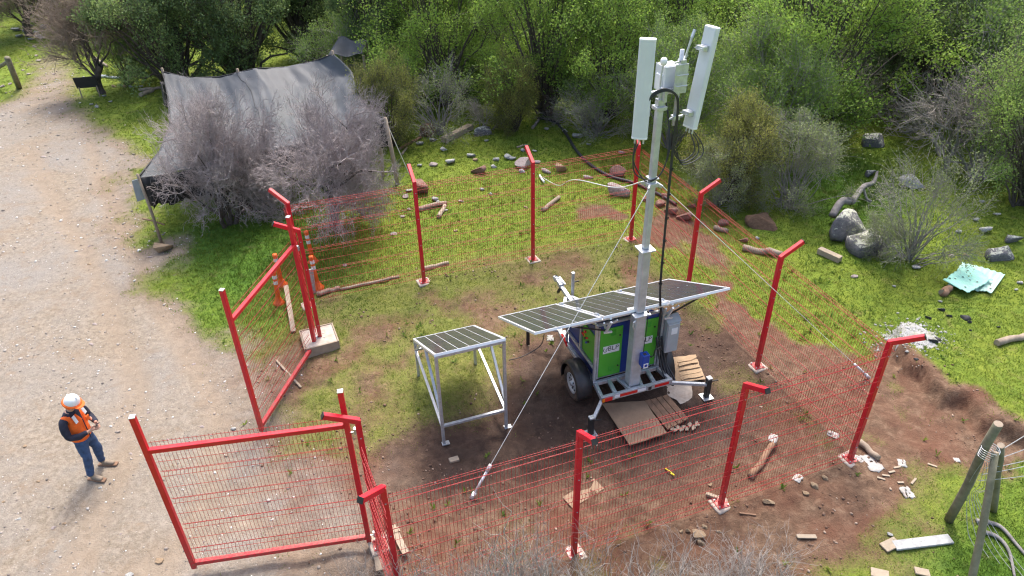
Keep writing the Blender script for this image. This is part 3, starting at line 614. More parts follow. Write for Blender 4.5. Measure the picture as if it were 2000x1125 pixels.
for cx in (-.335, .335):
    sgn = lbox(cx + (0 if cx < 0 else -.03), 1.19, .31, .155).build('nameplate', 'white', cab)
    tm = textmesh('BLP', .135, 'ink'); o = link('lettering', tm, cab, (cx + .035 + (0 if cx < 0 else -.03), CY0 - .031, 1.205), (R(90), 0, 0))
    em = MB(); x0 = cx - .115 + (0 if cx < 0 else -.03)
    for k in range(9): a = 2.4 + k * .42; em.box((x0 + .032 * math.cos(a), CY0 - .0305, 1.195 + .042 * math.sin(a)), (.011, .003, .022), rotm(0, 0, -a))
    em.bar((x0, CY0 - .0305, 1.19), (x0 + .05, CY0 - .0305, 1.245), .01, .003); em.bar((x0 + .01, CY0 - .0305, 1.21), (x0 + .045, CY0 - .0305, 1.215), .009, .003)
    em.build('leaf_emblem', 'ink', cab)
    tm = textmesh('-- ----- --- --', .026, 'ink'); link('small_print', tm, cab, (cx + .02 + (0 if cx < 0 else -.03), CY0 - .031, 1.132), (R(90), 0, 0))
    for vz in (1.53, .74):
        vv = MB()
        for k in range(5): vv.box((cx + .02, CY0 - .028, vz - .05 + k * .025), (.10, .012, .010), rotm(0, R(30)))
        vv.build('vent', 'green', cab)
    for lz in (1.45, .78): MB().lathe([(.016, 0), (.016, .012), (0, .012)], 10, rotm(0, R(90)), (cx + .15, CY0 - .022, lz)).build('door_lock', 'black', cab)
# galvanised edge frame round the cabinet
ef = MB()
for x in (-CX - .03, CX + .03):
    ef.bar((x, CY0 - .02, .55), (x, CY0 - .02, 1.78), .045); ef.bar((x, CY1 + .02, .55), (x, CY1 + .02, 1.30), .045); ef.bar((x, 1.02, .80), (x, 1.02, 1.50), .04)
    ef.bar((x, CY0 + .01, .82), (x, CY1, .82), .045)
    ef.bar((x, CY0 + .01, 1.77), (x, CY1, 1.29), .04)
ef.bar((-CX, CY0 - .02, 1.76), (CX, CY0 - .02, 1.76), .045); PT('edge_frame', ef, 'galv', bevel=.003)
for s in (-1, 1):
    MB().box((s * (CX + .008), .73, 1.16), (.02, .50, .60)).build('control_panel', 'green', cab, .004)
cpx = -CX - .021
for y, z, mt, r in ((.86, 1.32, 'redpl', .028), (.90, 1.22, 'yellow', .032), (.90, 1.22, 'redpl', .02), (.78, 1.24, 'redpl', .02), (.96, 1.22, 'redpl', .022), (.84, 1.20, 'black', .02), (.80, 1.13, 'winchblue', .02), (.90, 1.14, 'green', .018), (.72, 1.20, 'black', .018)):
    MB().lathe([(r, 0), (r * .9, .03 if r < .03 else .015), (0, .032 if r < .03 else .016)], 12, rotm(0, 0, R(-90)), (cpx + .004, y, z)).build('push_button', mt, cab, 0, True)
MB().lathe([(.03, 0), (.026, .03), (0, .03)], 12, rotm(0, 0, R(-90)), (-CX - .002, 1.33, 1.18)).build('push_button', 'redpl', cab)
ss_ = MB().bar((-CX - .06, 1.80, .62), (-CX - .06, 1.52, .52), .05, .012); PT('side_reflector', ss_, 'redpl')
# wheels and fenders
WR = .325
for s in (-1, 1):
    w = MB(); mm = rotm(0, 0, R(90) * s)
    prof = [(.20, -.085), (.27, -.10), (.305, -.095), (WR, -.07), (WR, .07), (.305, .095), (.27, .10), (.20, .085)]
    ty = MB().lathe(prof, 36, mm, (s * .83, .74, WR)).build('wheel', 'tyre', tr, 0, True)
    MB().lathe([(.205, -.05), (.205, .085), (.19, .09), (.17, .05), (.12, .04), (.10, .065), (.05, .07), (.045, .10), (0, .10)], 30, mm, (s * .83, .74, WR)).build('rim', 'rim', ty, 0, True)
    hb = MB()
    for k in range(9): a = k * 2 * math.pi / 9; hb.lathe([(.022, .052), (.02, .058), (0, .058)], 8, mm, (s * .83, .74 + .145 * math.cos(a), WR + .145 * math.sin(a)))
    for k in range(5): a = k * 2 * math.pi / 5; hb.lathe([(.012, .06), (.012, .085), (0, .085)], 6, mm, (s * .83, .74 + .075 * math.cos(a), WR + .075 * math.sin(a)))
    hb.build('wheel_nut', 'black', ty)
    tk = MB()
    for k in range(40):
        a = k * 2 * math.pi / 40
        for q in (-1, 1): tk.box((s * .83 + q * .045, .74 + (WR + .004) * math.cos(a + q * .04), WR + (WR + .004) * math.sin(a + q * .04)), (.05, .018, .012), rotm(0, a + R(90) + q * .04))
    tk.build('tread_blocks', 'tyre', ty)['kind'] = 'stuff'
    fd = MB(); n = 14; V = []; F = []
    for k in range(n + 1):
        a = R(-18) + (R(216)) * k / n; rr = .41
        for x, dr in ((s * .69, 0), (s * .95, 0), (s * .965, -.05)): V.append((x, .74 + (rr + dr) * math.cos(a), WR + .02 + (rr + dr) * math.sin(a)))
    for k in range(n): F += [(3 * k, 3 * k + 1, 3 * k + 4, 3 * k + 3), (3 * k + 1, 3 * k + 2, 3 * k + 5, 3 * k + 4)]
    fd.add(V, F); fo = fd.build('fender', 'fender', tr, 0, True); sm = fo.modifiers.new('thick', 'SOLIDIFY'); sm.thickness = .012
PT('axle', MB().bar((-.8, .74, WR), (.8, .74, WR), .06), 'galv')
# stabilisers
def outrig(a, b, zt, foot=True):
    p = PT('stabiliser_arm', MB().bar(a, (b[0], b[1], zt), .055), 'galv', bevel=.004)
    MB().bar((b[0], b[1], .02), (b[0], b[1], zt + .14), .085).build('jack_leg', 'black', p, .005); MB().box((b[0], b[1], zt + .155), (.09, .09, .03)).build('jack_head', 'galv', p, .004)
    MB().bar((b[0], b[1] - .03, zt + .1), (b[0] + .17, b[1] - .03, zt + .08), .018).build('crank_handle', 'black', p); MB().box((b[0], b[1], .012), (.20, .20, .016)).build('foot_plate', 'galv', p)
outrig((-.66, .02, .44), (-.98, -.26, .0), .24); outrig((.66, .02, .44), (1.38, -.14, .0), .30)
p = PT('stabiliser_arm', MB().bar((-.6, 2.05, .5), (-1.12, 2.42, .5), .05), 'galv'); MB().bar((-1.12, 2.42, .03), (-1.12, 2.42, .62), .055).build('jack_leg', 'black', p); MB().box((-1.12, 2.42, .02), (.22, .22, .03)).build('foot_plate', 'palewood', p)
p = PT('stabiliser_arm', MB().bar((.6, 2.05, .5), (1.12, 2.42, .5), .05), 'galv'); MB().bar((1.12, 2.42, .03), (1.12, 2.42, .62), .055).build('jack_leg', 'black', p)
# mast
mst = PT('mast', MB().box((0, .18, 1.27), (.205, .205, 1.52)), 'galvmast', bevel=.02)
MB().box((0, .18, 2.045), (.30, .30, .025)).build('collar', 'galv', mst, .004); MB().box((0, .18, 2.655), (.150, .150, 1.19)).build('mast_section', 'galvmast', mst, .018)
MB().box((0, .18, 3.255), (.25, .25, .022)).build('collar', 'galv', mst, .004); MB().box((0, .18, 4.45), (.098, .098, 2.37)).build('mast_section', 'galvmast', mst, .014)
cl = MB(); cl.box((0, .18, 4.36), (.16, .16, .06)); cl.box((0, .18, 4.46), (.15, .15, .02))
for a in range(4): q = a * math.pi / 2 + .78; cl.bar((.07 * math.cos(q), .18 + .07 * math.sin(q), 4.38), (.16 * math.cos(q), .18 + .16 * math.sin(q), 4.34), .03, .05)
cl.build('guy_collar', 'galv', mst, .003)
cl = MB(); cl.box((0, .18, 5.52), (.16, .16, .05)); cl.box((0, .18, 5.60), (.10, .10, .09)); cl.tube([(0, .18, 5.6), (0, .18, 5.80)], .03, 10); cl.box((.02, .10, 5.70), (.04, .06, .16)); cl.build('head_clamp', 'galv', mst, .003)
lug = MB(); lug.tube([(-.13, .07, 1.80), (-.16, .06, 1.86), (-.15, .06, 1.95), (-.11, .07, 1.97)], .014, 6); lug.build('lifting_eye', 'galv', mst)
wn_ = MB().box((.10, .02, 1.13), (.14, .13, .26)).build('winch', 'winchblue', mst, .012); MB().box((.10, -.047, 1.04), (.09, .005, .10)).build('winch_label', 'white', wn_)
MB().lathe([(.03, 0), (0, .004)], 12, rotm(0, R(90)), (.10, -.051, 1.045)).build('round_mark', 'winchblue', wn_)
MB().tube([(.16, .0, 1.18), (.25, -.01, 1.19), (.27, -.01, 1.31), (.38, -.01, 1.35)], .011, 6).build('crank_handle', 'black', wn_); MB().box((.085, .0, 1.263), (.05, .05, .012)).build('strap_slot', 'black', wn_)
MB().tube([(.09, .06, 1.26), (.10, .05, 1.9), (.10, .06, 2.10)], .006, 6).build('hoist_cable', 'black', mst); MB().lathe([(.025, -.012), (.025, .012)], 12, rotm(0, 0, R(90)), (.10, .06, 2.10)).build('pulley', 'black', mst)
# mast head: cross arm, pipes, radio unit, antennas (all in the trailer's own frame)
MB().bar((-.34, .16, 5.74), (.24, .2, 5.74), .06, .05).build('cross_arm', 'galv', mst, .004)
MB().tube([(-.34, .18, 5.2), (-.34, .18, 6.35)], .024, 10).build('antenna_pipe', 'galv', mst, 0, True)
MB().tube([(.27, .19, 5.22), (.27, .19, 6.28)], .03, 12).build('antenna_pipe', 'galv', mst, 0, True)
rp = MB().box((.26, .13, 5.90), (.20, .014, .40)).build('radio_mount', 'galv', mst, .003)
for z in (5.80, 5.95): MB().lathe([(.045, -.014), (.045, .014), (.03, .014)], 14, None, (.27, .19, z)).build('pipe_clamp', 'galv', rp); MB().tube([(.17, .10, z + .02), (.19, .08, z + .02), (.34, .08, z + .02)], .008, 6).build('u_bolt', 'galv', rp)
ru = MB().box((.19, .36, 5.86), (.24, .22, .40)).build('radio_unit', 'antenna', mst, .02)
fins = MB()
for k in range(9): fins.box((.085 + k * .026, .49, 5.86), (.008, .05, .36))
fins.build('cooling_fins', 'antenna', ru); MB().box((.06, .36, 5.82), (.03, .16, .22)).build('radio_cover', 'white', ru, .01); fl = MB()
for k in range(4): fl.tube([(.05 + k * .07, .33, 5.63), (.05 + k * .07, .33, 5.71)], .014, 8)
fl.build('connector', 'galv', ru)
gp = MB().tube([(-.01, .2, 5.76), (-.01, .20, 5.98), (.01, .2, 6.12)], .012, 8).build('positioning_antenna', 'galv', mst); MB().lathe([(.0, 6.20), (.03, 6.195), (.046, 6.17), (.05, 6.14), (.035, 6.10), (.0, 6.10)], 16, None, (.01, .2, 0)).build('dome', 'white', gp, 0, True)
def antenna(cx, cy, az, tilt, zb, L, w=.20, dpt=.11):
    m = rotm(az) @ rotm(0, tilt); c = np.array([cx, cy, zb])
    prof = [(w / 2 * q, -dpt * r) for q, r in ((-1, -.1), (-1, .45), (-.8, .62), (0, .68), (.8, .62), (1, .45), (1, -.1), (.9, -.3), (-.9, -.3))]
    b = MB().prism(prof, .03, L - .03); b.v = [tuple(m @ np.array(v) + c) for v in b.v]; a = b.build('panel_antenna', 'antenna', tr, .006)
    for z0, z1 in ((L - .034, L), (0, .034)):
        k = MB().prism([(x * 1.02, y * 1.02) for x, y in prof], z0, z1); k.v = [tuple(m @ np.array(v) + c) for v in k.v]; k.build('end_cap', 'white', a, .008)
    for z in (.22, L - .28):
        k = MB(); k.box((0, dpt * .42, z), (.12, .06, .08)); k.box((0, dpt * .95, z), (.14, .08, .06)); k.bar((-.05, .09, z), (-.05, .19, z), .012); k.bar((.05, .09, z), (.05, .19, z), .012); k.v = [tuple(m @ np.array(v) + c) for v in k.v]; k.build('clamp_bracket', 'galv', a, .004)
    k = MB()
    for x in (-.06, .0, .06): k.tube([(x, -.02, 0), (x, -.02, -.07)], .012, 8)
    k.v = [tuple(m @ np.array(v) + c) for v in k.v]; k.build('connector', 'galv', a)
    k = MB().box((w / 2 + .004, -.02, .38), (.004, .05, .10)); k.v = [tuple(m @ np.array(v) + c) for v in k.v]; k.build('type_label', 'white', a)
    return a
ANT = [((1.82, 9.60, 5.13), R(-14), R(-2.0), 1.36), ((2.55, 9.80, 5.19), R(122), R(8), 1.38)]
def to_local(P): d = np.array(P) - np.array(TR0); c, s = math.cos(TAZ), math.sin(TAZ); return np.array([c * d[0] + s * d[1], -s * d[0] + c * d[1], d[2]])
for P, az, tl, L in ANT: q = to_local(P); antenna(q[0], q[1], az - TAZ, tl, P[2], L, .215)
tlt = MB(); q = to_local((2.52, 9.75, 6.2)); tlt.bar((.28, .18, 6.12), (.36, .2, 6.20), .03); tlt.bar((.33, .19, 6.17), (.40, .20, 6.42), .022); tlt.bar((.40, .20, 6.42), (.44, .21, 6.52), .03); tlt.box((.28, .18, 6.12), (.09, .09, .06)); tlt.box((.27, .18, 5.34), (.10, .09, .06)); tlt.bar((.27, .18, 5.34), (.40, .2, 5.34), .03); tlt.bar((.14, .13, 6.13), (.27, .18, 6.13), .022); tlt.bar((.13, .1, 5.36), (.27, .18, 5.36), .022)
PT('tilt_bracket', tlt, 'galv', mst)
# electrical box, its conduit and cables
eb = PT('electrical_box', MB().box((.79, .42, 1.22), (.25, .26, .66)), 'greybox', bevel=.012)
eb2 = MB(); eb2.add([(.655, .28, 1.56), (.925, .28, 1.56), (.925, .57, 1.56), (.655, .57, 1.56), (.655, .42, 1.64), (.925, .42, 1.64)], [(0, 1, 5, 4), (2, 3, 4, 5), (0, 4, 3), (1, 2, 5), (3, 2, 1, 0)]); eb2.build('rain_hood', 'greybox', eb)
MB().box((.79, .284, 1.22), (.23, .02, .60)).build('box_door', 'greybox', eb, .008); MB().box((.80, .272, 1.37), (.12, .004, .13)).build('blank_label', 'white', eb)
def path(pts, n=40):                    # smooth curve through points
    P = np.array(pts, float); k = len(P); t = np.linspace(0, k - 1, n); out = []
    for u in t:
        i = min(int(u), k - 2); f = u - i; p0, p1, p2, p3 = P[max(i - 1, 0)], P[i], P[i + 1], P[min(i + 2, k - 1)]
        out.append(.5 * (2 * p1 + (p2 - p0) * f + (2 * p0 - 5 * p1 + 4 * p2 - p3) * f * f + (3 * p1 - p0 - 3 * p2 + p3) * f ** 3))
    return np.array(out)
def cab_(pts, r, mat='hose', name='cable', n=48): return MB().tube(path(pts, n), r, 6).build(name, mat, tr, 0, True)
for k, dx in enumerate((0, .022, .011)):
    cab_([(-.30 + .02 * k, .12, 5.40), (-.28, .08, 5.58), (-.20, .05, 5.74 + .02 * k), (-.02, .03, 5.80 + .015 * k), (.14 + dx, .03, 5.72), (.20 + dx, .04, 5.50), (.205 + dx, .06, 5.0), (.22 + dx, .07, 4.3), (.24 + dx, .07, 3.4), (.27 + dx, .08, 2.6), (.36 + dx, .15, 2.12), (.48 + dx, .30, 1.95), (.50 + dx, .33, 1.6), (.51 + dx, .34, 1.3)], .0095, n=70)
for z in (5.0, 4.6, 4.2, 3.8, 3.4, 3.0, 2.6): x = .205 + .02 * (5 - z) + .012; MB().lathe([(.03, -.012), (.03, .012)], 10, None, (x + .012, .07, z)).build('cable_tie', 'black', tr)
for k in range(3):
    a = .05 * k; cab_([(.50 + a, .35, 1.25), (.56 + a, .34, .95), (.60 + a, .22, .62), (.64 + a, .05, .42 - .04 * k), (.72 + a, .10, .40), (.72 + a * .5, .34, .62), (.75 + a * .5, .40, .88)], .016)
for k in range(2): cab_([(-.36 + .05 * k, .13, 5.06), (-.38, .12, 4.85), (-.34 + .06 * k, .10, 4.62), (-.15, .06, 4.50 - .03 * k), (.02, .06, 4.52), (.12, .07, 4.68), (.16 + .02 * k, .09, 4.95), (.18, .2, 5.3), (.14, .3, 5.64)], .010)
for k in range(3): cab_([(.50 + .03 * k, .19, 5.14), (.58 + .09 * k, .14, 4.98 - .06 * k), (.60 + .06 * k, .10, 4.80 - .05 * k), (.42, .08, 4.70 - .03 * k), (.28, .07, 4.80 + .05 * k), (.22, .07, 4.98)], .009)
# solar panels on the roof
SP_T, SW, SLN = R(27), 1.17, 2.10
for k in (-1, 0, 1):
    solar_panel(tr, SW, SLN, (-SW / 2 - .06 + k * (SW + .035), .17, 2.10), (1, 0, 0), (0, math.cos(SP_T), -math.sin(SP_T)), nc=(12, 2) if 0 else (6, 2))
sf = MB()
for x in (-.52, .62):
    sf.bar((x, .17, 2.06), (x, 1.95, 2.06 - 1.78 * math.tan(SP_T)), .04, .05)
    for q in (-1, 1): sf.bar((x + q * .12, .16, 2.0), (x, .34, 1.74), .025); 
    sf.bar((x, .14, 2.0), (x, .30, 1.68), .035); sf.bar((x - .04, .3, 1.68), (x + .10, .28, 1.68), .03)
sf.bar((-1.2, .20, 2.045), (1.3, .20, 2.045), .03, .03); PT('panel_bracket', sf, 'alu')
for s, xx in ((-1, -.52), (1, .62)): PT('wing_stay', MB().bar((xx, .32, 1.70), (xx + s * .62, .30, 1.96), .022), 'black')
for k in (0, 1):
    xh = -SW / 2 - .06 + k * (SW + .035) - .017; hb = MB()
    for f in (.12, .5, .9): yy = .17 + SLN * f * math.cos(SP_T); zz = 2.10 - SLN * f * math.sin(SP_T); hb.lathe([(.03, -.05), (.03, .05), (0, .05)], 8, rotm(0, R(90) - SP_T), (xh, yy, zz + .03))
    PT('panel_hinge', hb, 'galv')
PT('panel_cable', MB().tube(path([(-1.55, .5, 1.78), (-1.7, .3, 1.72), (-2.05, .15, 1.72), (-2.3, .1, 1.75)], 20), .008, 5), 'black')
# guy lines: from the mast collar to the ground
def mw(x, y, z): c, s = math.cos(TAZ), math.sin(TAZ); return np.array([TR0[0] + c * x - s * y, TR0[1] + s * x + c * y, z])
def guy(name_label, a, pts, r=.007, group='guy ropes of the mast', mat='rope'):
    e = pts[-1]; th = thing('guy_rope', name_label, 'rope', tuple(e), 0, group)
    MB().tube(path([a] + pts, 40) if len(pts) > 1 else np.linspace(a, pts[0], 24), r * .8, 6).build('rope', mat, th, 0, True, off=e); return th, e
p1 = G(922, 975); a1 = mw(-.12, .06, 4.34)
th, e = guy('straight pale guy rope from the mast down to the dirt by the nearest fence', a1, [p1 + [0, 0, .04]])
d = (a1 - e) / np.linalg.norm(a1 - e); k = MB(); k.tube([e + d * .05, e + d * .5], .022, 8); k.tube([e + d * .5, e + d * .62], .03, 8); k.tube([e - d * .02, e + d * .1], .035, 8); k.build('turnbuckle', 'alu', th, 0, True, off=e); MB().tube([e + [0, 0, -.06], e + [.02, 0, .06]], .018, 6).build('ground_peg', 'galv', th, off=e)
p2 = G(1696, 742); a2 = mw(.13, .10, 4.34)
th, e = guy('straight guy rope from the mast over the fence to the far grass slope', a2, [p2 + [0, 0, .05]])
d = (a2 - e) / np.linalg.norm(a2 - e); k = MB(); k.tube([e + d * .04, e + d * .55], .024, 8); k.tube([e + d * .0, e + d * .14], .034, 8); k.build('turnbuckle', 'alu', th, 0, True, off=e)
p3 = G(1053, 345); a3 = mw(-.1, .3, 4.36)
th, e = guy('slack white rope sagging from the mast over the far fence onto the grass', a3, [G0(1200, 366, 3.1), G0(1122, 351, 2.45), G(1090, 362, .4), p3 + [0, 0, .04]], .011)
k = MB(); k.tube([e + [.02, 0, 0], e + [.05, -.25, .02], e + [.12, -.5, .03]], .03, 7); k.build('rope_end', 'rope', th, off=e)
# ------------------------------------------------------------------ person
def skin(name, mat, parent, pts, edges, rad, sub=2, root=0):
    me = bpy.data.meshes.new(name); me.from_pydata([tuple(p) for p in pts], edges, []); o = bpy.data.objects.new(name, me); COL.objects.link(o)
    sk = o.modifiers.new('s', 'SKIN'); sk.use_smooth_shade = True
    for i, r in enumerate(rad):
        v = me.skin_vertices[0].data[i]; v.radius = (r, r) if np.isscalar(r) else r; v.use_root = i == root
    if sub: m = o.modifiers.new('u', 'SUBSURF'); m.levels = m.render_levels = sub
    m2 = bpy.data.meshes.new_from_object(o.evaluated_get(bpy.context.evaluated_depsgraph_get())); bpy.data.objects.remove(o)
    m2.materials.clear(); m2.materials.append(M[mat]); m2.name = name
    for p in m2.polygons: p.use_smooth = True
    if mat in ('vest', 'navy', 'jeans'):
        V = np.empty(len(m2.vertices) * 3); m2.vertices.foreach_get('co', V); V = V.reshape(-1, 3); Nn = np.empty(len(V) * 3); m2.vertices.foreach_get('normal', Nn); Nn = Nn.reshape(-1, 3)
        V += Nn * ((fbm(V * [1, 1, 1.7] + 7, 9, 3, 3) - .5) * .034)[:, None]; m2.vertices.foreach_set('co', V.ravel()); m2.update()
    return link(name, m2, parent)
def chain(*cs):                         # several point chains -> pts, edges, radii; a chain may start from (chain, index)
    pts, ed, rd, idx = [], [], [], []
    for c in cs:
        prev = None; my = []
        for it in c:
            if isinstance(it[0], str): prev = idx[int(it[1])][int(it[2])]; my.append(prev); continue
            p, r = it; pts.append(p); rd.append(r); k = len(pts) - 1
            if prev is not None: ed.append((prev, k))
            prev = k; my.append(k)
        idx.append(my)
    return pts, ed, rd
wl = G(206, 922); ps = thing('person', 'worker in orange vest, white helmet and jeans looking down at a phone on the gravel', 'person', (wl[0] - .12, wl[1] + .02, gz1(wl[0], wl[1])), R(-96)); ps.scale = (.94,) * 3
# local frame: y forward, x to the person's right (worker faces +y), z up
arm = lambda s: [((s * .205, -.02, 1.375), .058), ((s * .255, .00, 1.23), .05), ((s * .275, .03, 1.09), .043), ((s * .19, .17, 1.07), .038), ((s * .095, .285, 1.105), .028)]
def hand(s):
    w = np.array([s * .095, .285, 1.105]); out = []
    palm = [(tuple(w + [-s * .03, .04, .015]), (.034, .02))]
    fing = []
    for k in range(4):
        b = w + np.array([-s * (.045 + .004 * k), .055 + .012 * k, .03 - .016 * k]); L = (.05, .058, .054, .042)[k]
        fing.append([b, b + [-s * L * .6, .012, .006], b + [-s * L * .85, -.006, .014]])
    th = [w + np.array([-s * .02, .03, .045]), w + np.array([-s * .04, .045, .07]), w + np.array([-s * .06, .05, .072])]
    return palm, fing, th
cs = [[((0, 0, .90), .115), ((0, 0, 1.05), .115), ((0, -.005, 1.22), .125), ((0, -.01, 1.36), .11), ((0, .015, 1.46), .058), ((0, .055, 1.53), .055), ((0, .105, 1.60), .088), ((0, .125, 1.67), .092), ((0, .12, 1.715), .06)]]
for s in (-1, 1): cs.append([('c', 0, 3)] + [((s * .13, -.02, 1.385), .07)] + arm(s))
for s in (-1, 1): cs.append([('c', 0, 0), ((s * .095, 0, .86), .09), ((s * .135, .045, .50), .062), ((s * .16, .0, .12), .045)])
for s, ci in ((-1, 1), (1, 2)):
    pm, fg, thb = hand(s); n0 = len(cs); cs.append([('c', ci, 6)] + pm)
    for f in fg: cs.append([('c', n0, 1)] + [(tuple(p), r) for p, r in zip(f, (.0105, .0095, .008))])
    cs.append([('c', ci, 6)] + [(tuple(p), r) for p, r in zip(thb, (.014, .012, .010))])
body = skin('body', 'skin', ps, *chain(*cs))
fa = MB(); fa.lathe([(.0, .03), (.012, .012), (.018, 0)], 10, rotm(0, R(-110)), (0, .205, 1.615)); nose = fa.build('nose', 'skin', body, 0, True)
for s in (-1, 1):
    MB().lathe([(0, .008), (.008, .006), (.011, 0)], 10, rotm(0, R(-105)), (s * .032, .198, 1.645)).build('eye', 'black', body, 0, True)
    MB().lathe([(0, .012), (.02, .010), (.03, 0), (.02, -.008)], 12, rotm(0, 0, s * R(90)), (s * .088, .09, 1.625)).build('ear', 'skin', body, 0, True)
MB().box((0, .200, 1.578), (.045, .012, .008)).build('mouth', 'redpl' if 0 else 'brownwood', body, .003)
MB().lathe([(.098, -.03), (.103, .02), (.10, .05)], 20, rotm(0, R(-20)), (0, .085, 1.62), R(150), R(390)).build('hair', 'black', body, 0, True)
# clothes
cs = [[((0, 0, .92), (.165, .12)), ((0, 0, 1.05), (.165, .125)), ((0, -.005, 1.22), (.175, .13)), ((0, -.01, 1.36), (.15, .105)), ((0, .012, 1.445), .075), ((0, .03, 1.485), .072)]]
for s in (-1, 1): cs.append([('c', 0, 3), ((s * .14, -.02, 1.375), .08), ((s * .215, -.02, 1.355), .075), ((s * .265, .00, 1.22), .066), ((s * .285, .035, 1.085), .058), ((s * .20, .165, 1.065), .052), ((s * .115, .262, 1.098), .041)])
skin('jacket', 'navy', ps, *chain(*cs))
cs = [[((0, .0, .83), (.205, .16)), ((0, .005, .95), (.205, .16)), ((0, .005, 1.08), (.20, .155)), ((0, .0, 1.22), (.205, .155)), ((0, -.01, 1.345), (.165, .115)), ((0, -.005, 1.40), (.11, .08))]]
for s in (-1, 1): cs.append([('c', 0, 4), ((s * .15, -.02, 1.385), .083), ((s * .20, -.022, 1.375), .078)])
vest = skin('safety_vest', 'vest', ps, *chain(*cs))
for s in (-1, 1): MB().bar((s * .115, .118, 1.435), (s * .12, .152, 1.30), .055, .012, (0, 1, .3)).build('reflective_tape', 'reflect', vest)
cv = MB(); cv.add([(-.05, .118, 1.44), (.05, .118, 1.44), (0, .168, 1.27), (0, .150, 1.30)], [(0, 1, 2), (0, 2, 3)]); cv.build('collar_opening', 'navy', vest)
MB().box((-.10, .163, 1.21), (.08, .02, .10)).build('chest_pocket', 'vest', vest, .006)
MB().box((0, .158, 1.06), (.012, .01, .42)).build('zip', 'navy', vest)
cs = [[((0, -.0, 1.0), (.165, .128)), ((0, -.005, .92), (.172, .135)), ((0, -.01, .84), (.165, .135))]]
for s in (-1, 1): cs.append([('c', 0, 2), ((s * .095, 0, .78), .115), ((s * .115, .03, .64), .092), ((s * .137, .05, .50), .078), ((s * .15, .02, .30), .068), ((s * .162, -.005, .17), .064), ((s * .163, -.005, .10), .067)])
skin('jeans', 'jeans', ps, *chain(*cs))
for s in (-1, 1):
    bo = [[((s * .162, -.035, .06), (.05, .055)), ((s * .168, .03, .06), (.05, .058)), ((s * .182, .13, .045), (.05, .042)), ((s * .19, .20, .04), (.043, .034))], [('c', 0, 0), ((s * .162, -.02, .13), .055)]]
    b_ = skin('boot', 'boot', ps, *chain(*bo)); MB().prism([(s * .162 - .05, -.09), (s * .162 + .05, -.09), (s * .175 + .055, .08), (s * .19 + .045, .24), (s * .19 - .045, .24), (s * .175 - .055, .08)], .0, .028).build('sole', 'brownwood', b_, .006)
hm = rotm(0, R(-22)); hc = (0, .112, 1.655)
he = MB().lathe([(0, .135), (.035, .132), (.07, .118), (.10, .085), (.118, .04), (.122, .0)], 28, hm, hc).build('helmet', 'white', ps, 0, True)
MB().lathe([(.120, .012), (.140, .004), (.150, -.012), (.122, -.006)], 28, hm, hc).build('brim', 'vest', he, 0, True)
br = MB().prism([(.10 * math.cos(a), .12 + .075 * math.sin(a)) for a in np.linspace(0, math.pi, 9)] + [(-.10, .085), (.10, .085)], -.018, -.006); br.v = [tuple(hm @ np.array(v) + np.array(hc)) for v in br.v]; br.build('peak', 'vest', he)
MB().box(tuple(hm @ np.array([0, 0, .128]) + np.array(hc)), (.03, .17, .014), hm).build('helmet_ridge', 'white', he, .004)
MB().lathe([(.116, -.075), (.124, -.02), (.122, .004)], 28, hm, hc, R(160), R(380)).build('neck_guard', 'vest', he, 0, True)
pw = np.array(ps.location); c_, s_ = math.cos(R(-96)), math.sin(R(-96)); pl = np.array([0.0, .345, 1.145]) * .94
ph = thing('smartphone', 'dark smartphone held in both hands of the helmeted worker', 'phone', (pw[0] + c_ * pl[0] - s_ * pl[1], pw[1] + s_ * pl[0] + c_ * pl[1], pw[2] + pl[2]), R(-96)); ph.scale = (.94,) * 3
q = MB().box((0, 0, 0), (.078, .145, .009), rotm(0, R(35))).build('phone_body', 'black', ph, .003); MB().box((0, -.003, .0052), (.07, .13, .001), rotm(0, R(35))).build('screen', 'cell', ph)
# ------------------------------------------------------------------ shade net shelter
def edge(pts): return np.array([G0(px, py, z) for px, py, z in pts])
def resample(E, n):
    L = np.r_[0, np.cumsum(np.linalg.norm(np.diff(E, axis=0), axis=1))]; u = np.linspace(0, L[-1], n); return np.stack([np.interp(u, L, E[:, k]) for k in range(3)], 1)
BK = edge([(318, 140, 2.1), (370, 152, 2.0), (430, 150, 2.05), (498, 134, 2.35), (560, 131, 2.2), (612, 120, 2.3), (650, 106, 2.6)])
FR = edge([(270, 346, 1.95), (330, 338, 1.85), (430, 318, 1.8), (540, 290, 1.85), (640, 266, 1.85), (700, 249, 1.95), (752, 233, 2.1)])
LF = edge([(318, 140, 2.1), (328, 190, 1.95), (332, 245, 1.8), (312, 295, 1.8), (270, 346, 1.95)])
RT = edge([(650, 106, 2.6), (688, 142, 2.2), (703, 190, 2.0), (722, 215, 2.0), (752, 233, 2.1)])
nu, nv = 90, 70; BKr, FRr, LFr, RTr = resample(BK, nu), resample(FR, nu), resample(LF, nv), resample(RT, nv)
uu = np.linspace(0, 1, nu)[None, :, None]; vv_ = np.linspace(0, 1, nv)[:, None, None]
CP = (1 - vv_) * BKr[None] + vv_ * FRr[None] + (1 - uu) * LFr[:, None] + uu * RTr[:, None] - ((1 - uu) * (1 - vv_) * BKr[0] + uu * (1 - vv_) * BKr[-1] + (1 - uu) * vv_ * FRr[0] + uu * vv_ * FRr[-1])
U2, V2 = np.broadcast_to(uu[..., 0], (nv, nu)), np.broadcast_to(vv_[..., 0], (nv, nu))
sag = np.sin(np.pi * U2) * np.sin(np.pi * V2); uv = np.stack([U2.ravel(), V2.ravel()], 1)
wr = (fbm(uv * [9, 2.0], 1.6, 5, 3) - .5).reshape(nv, nu); wr2 = (vn(uv * [26, 5], 1, 8) - .5).reshape(nv, nu)
seam = np.exp(-((U2 - .44 - .04 * V2) / .018) ** 2) * (1 - V2)
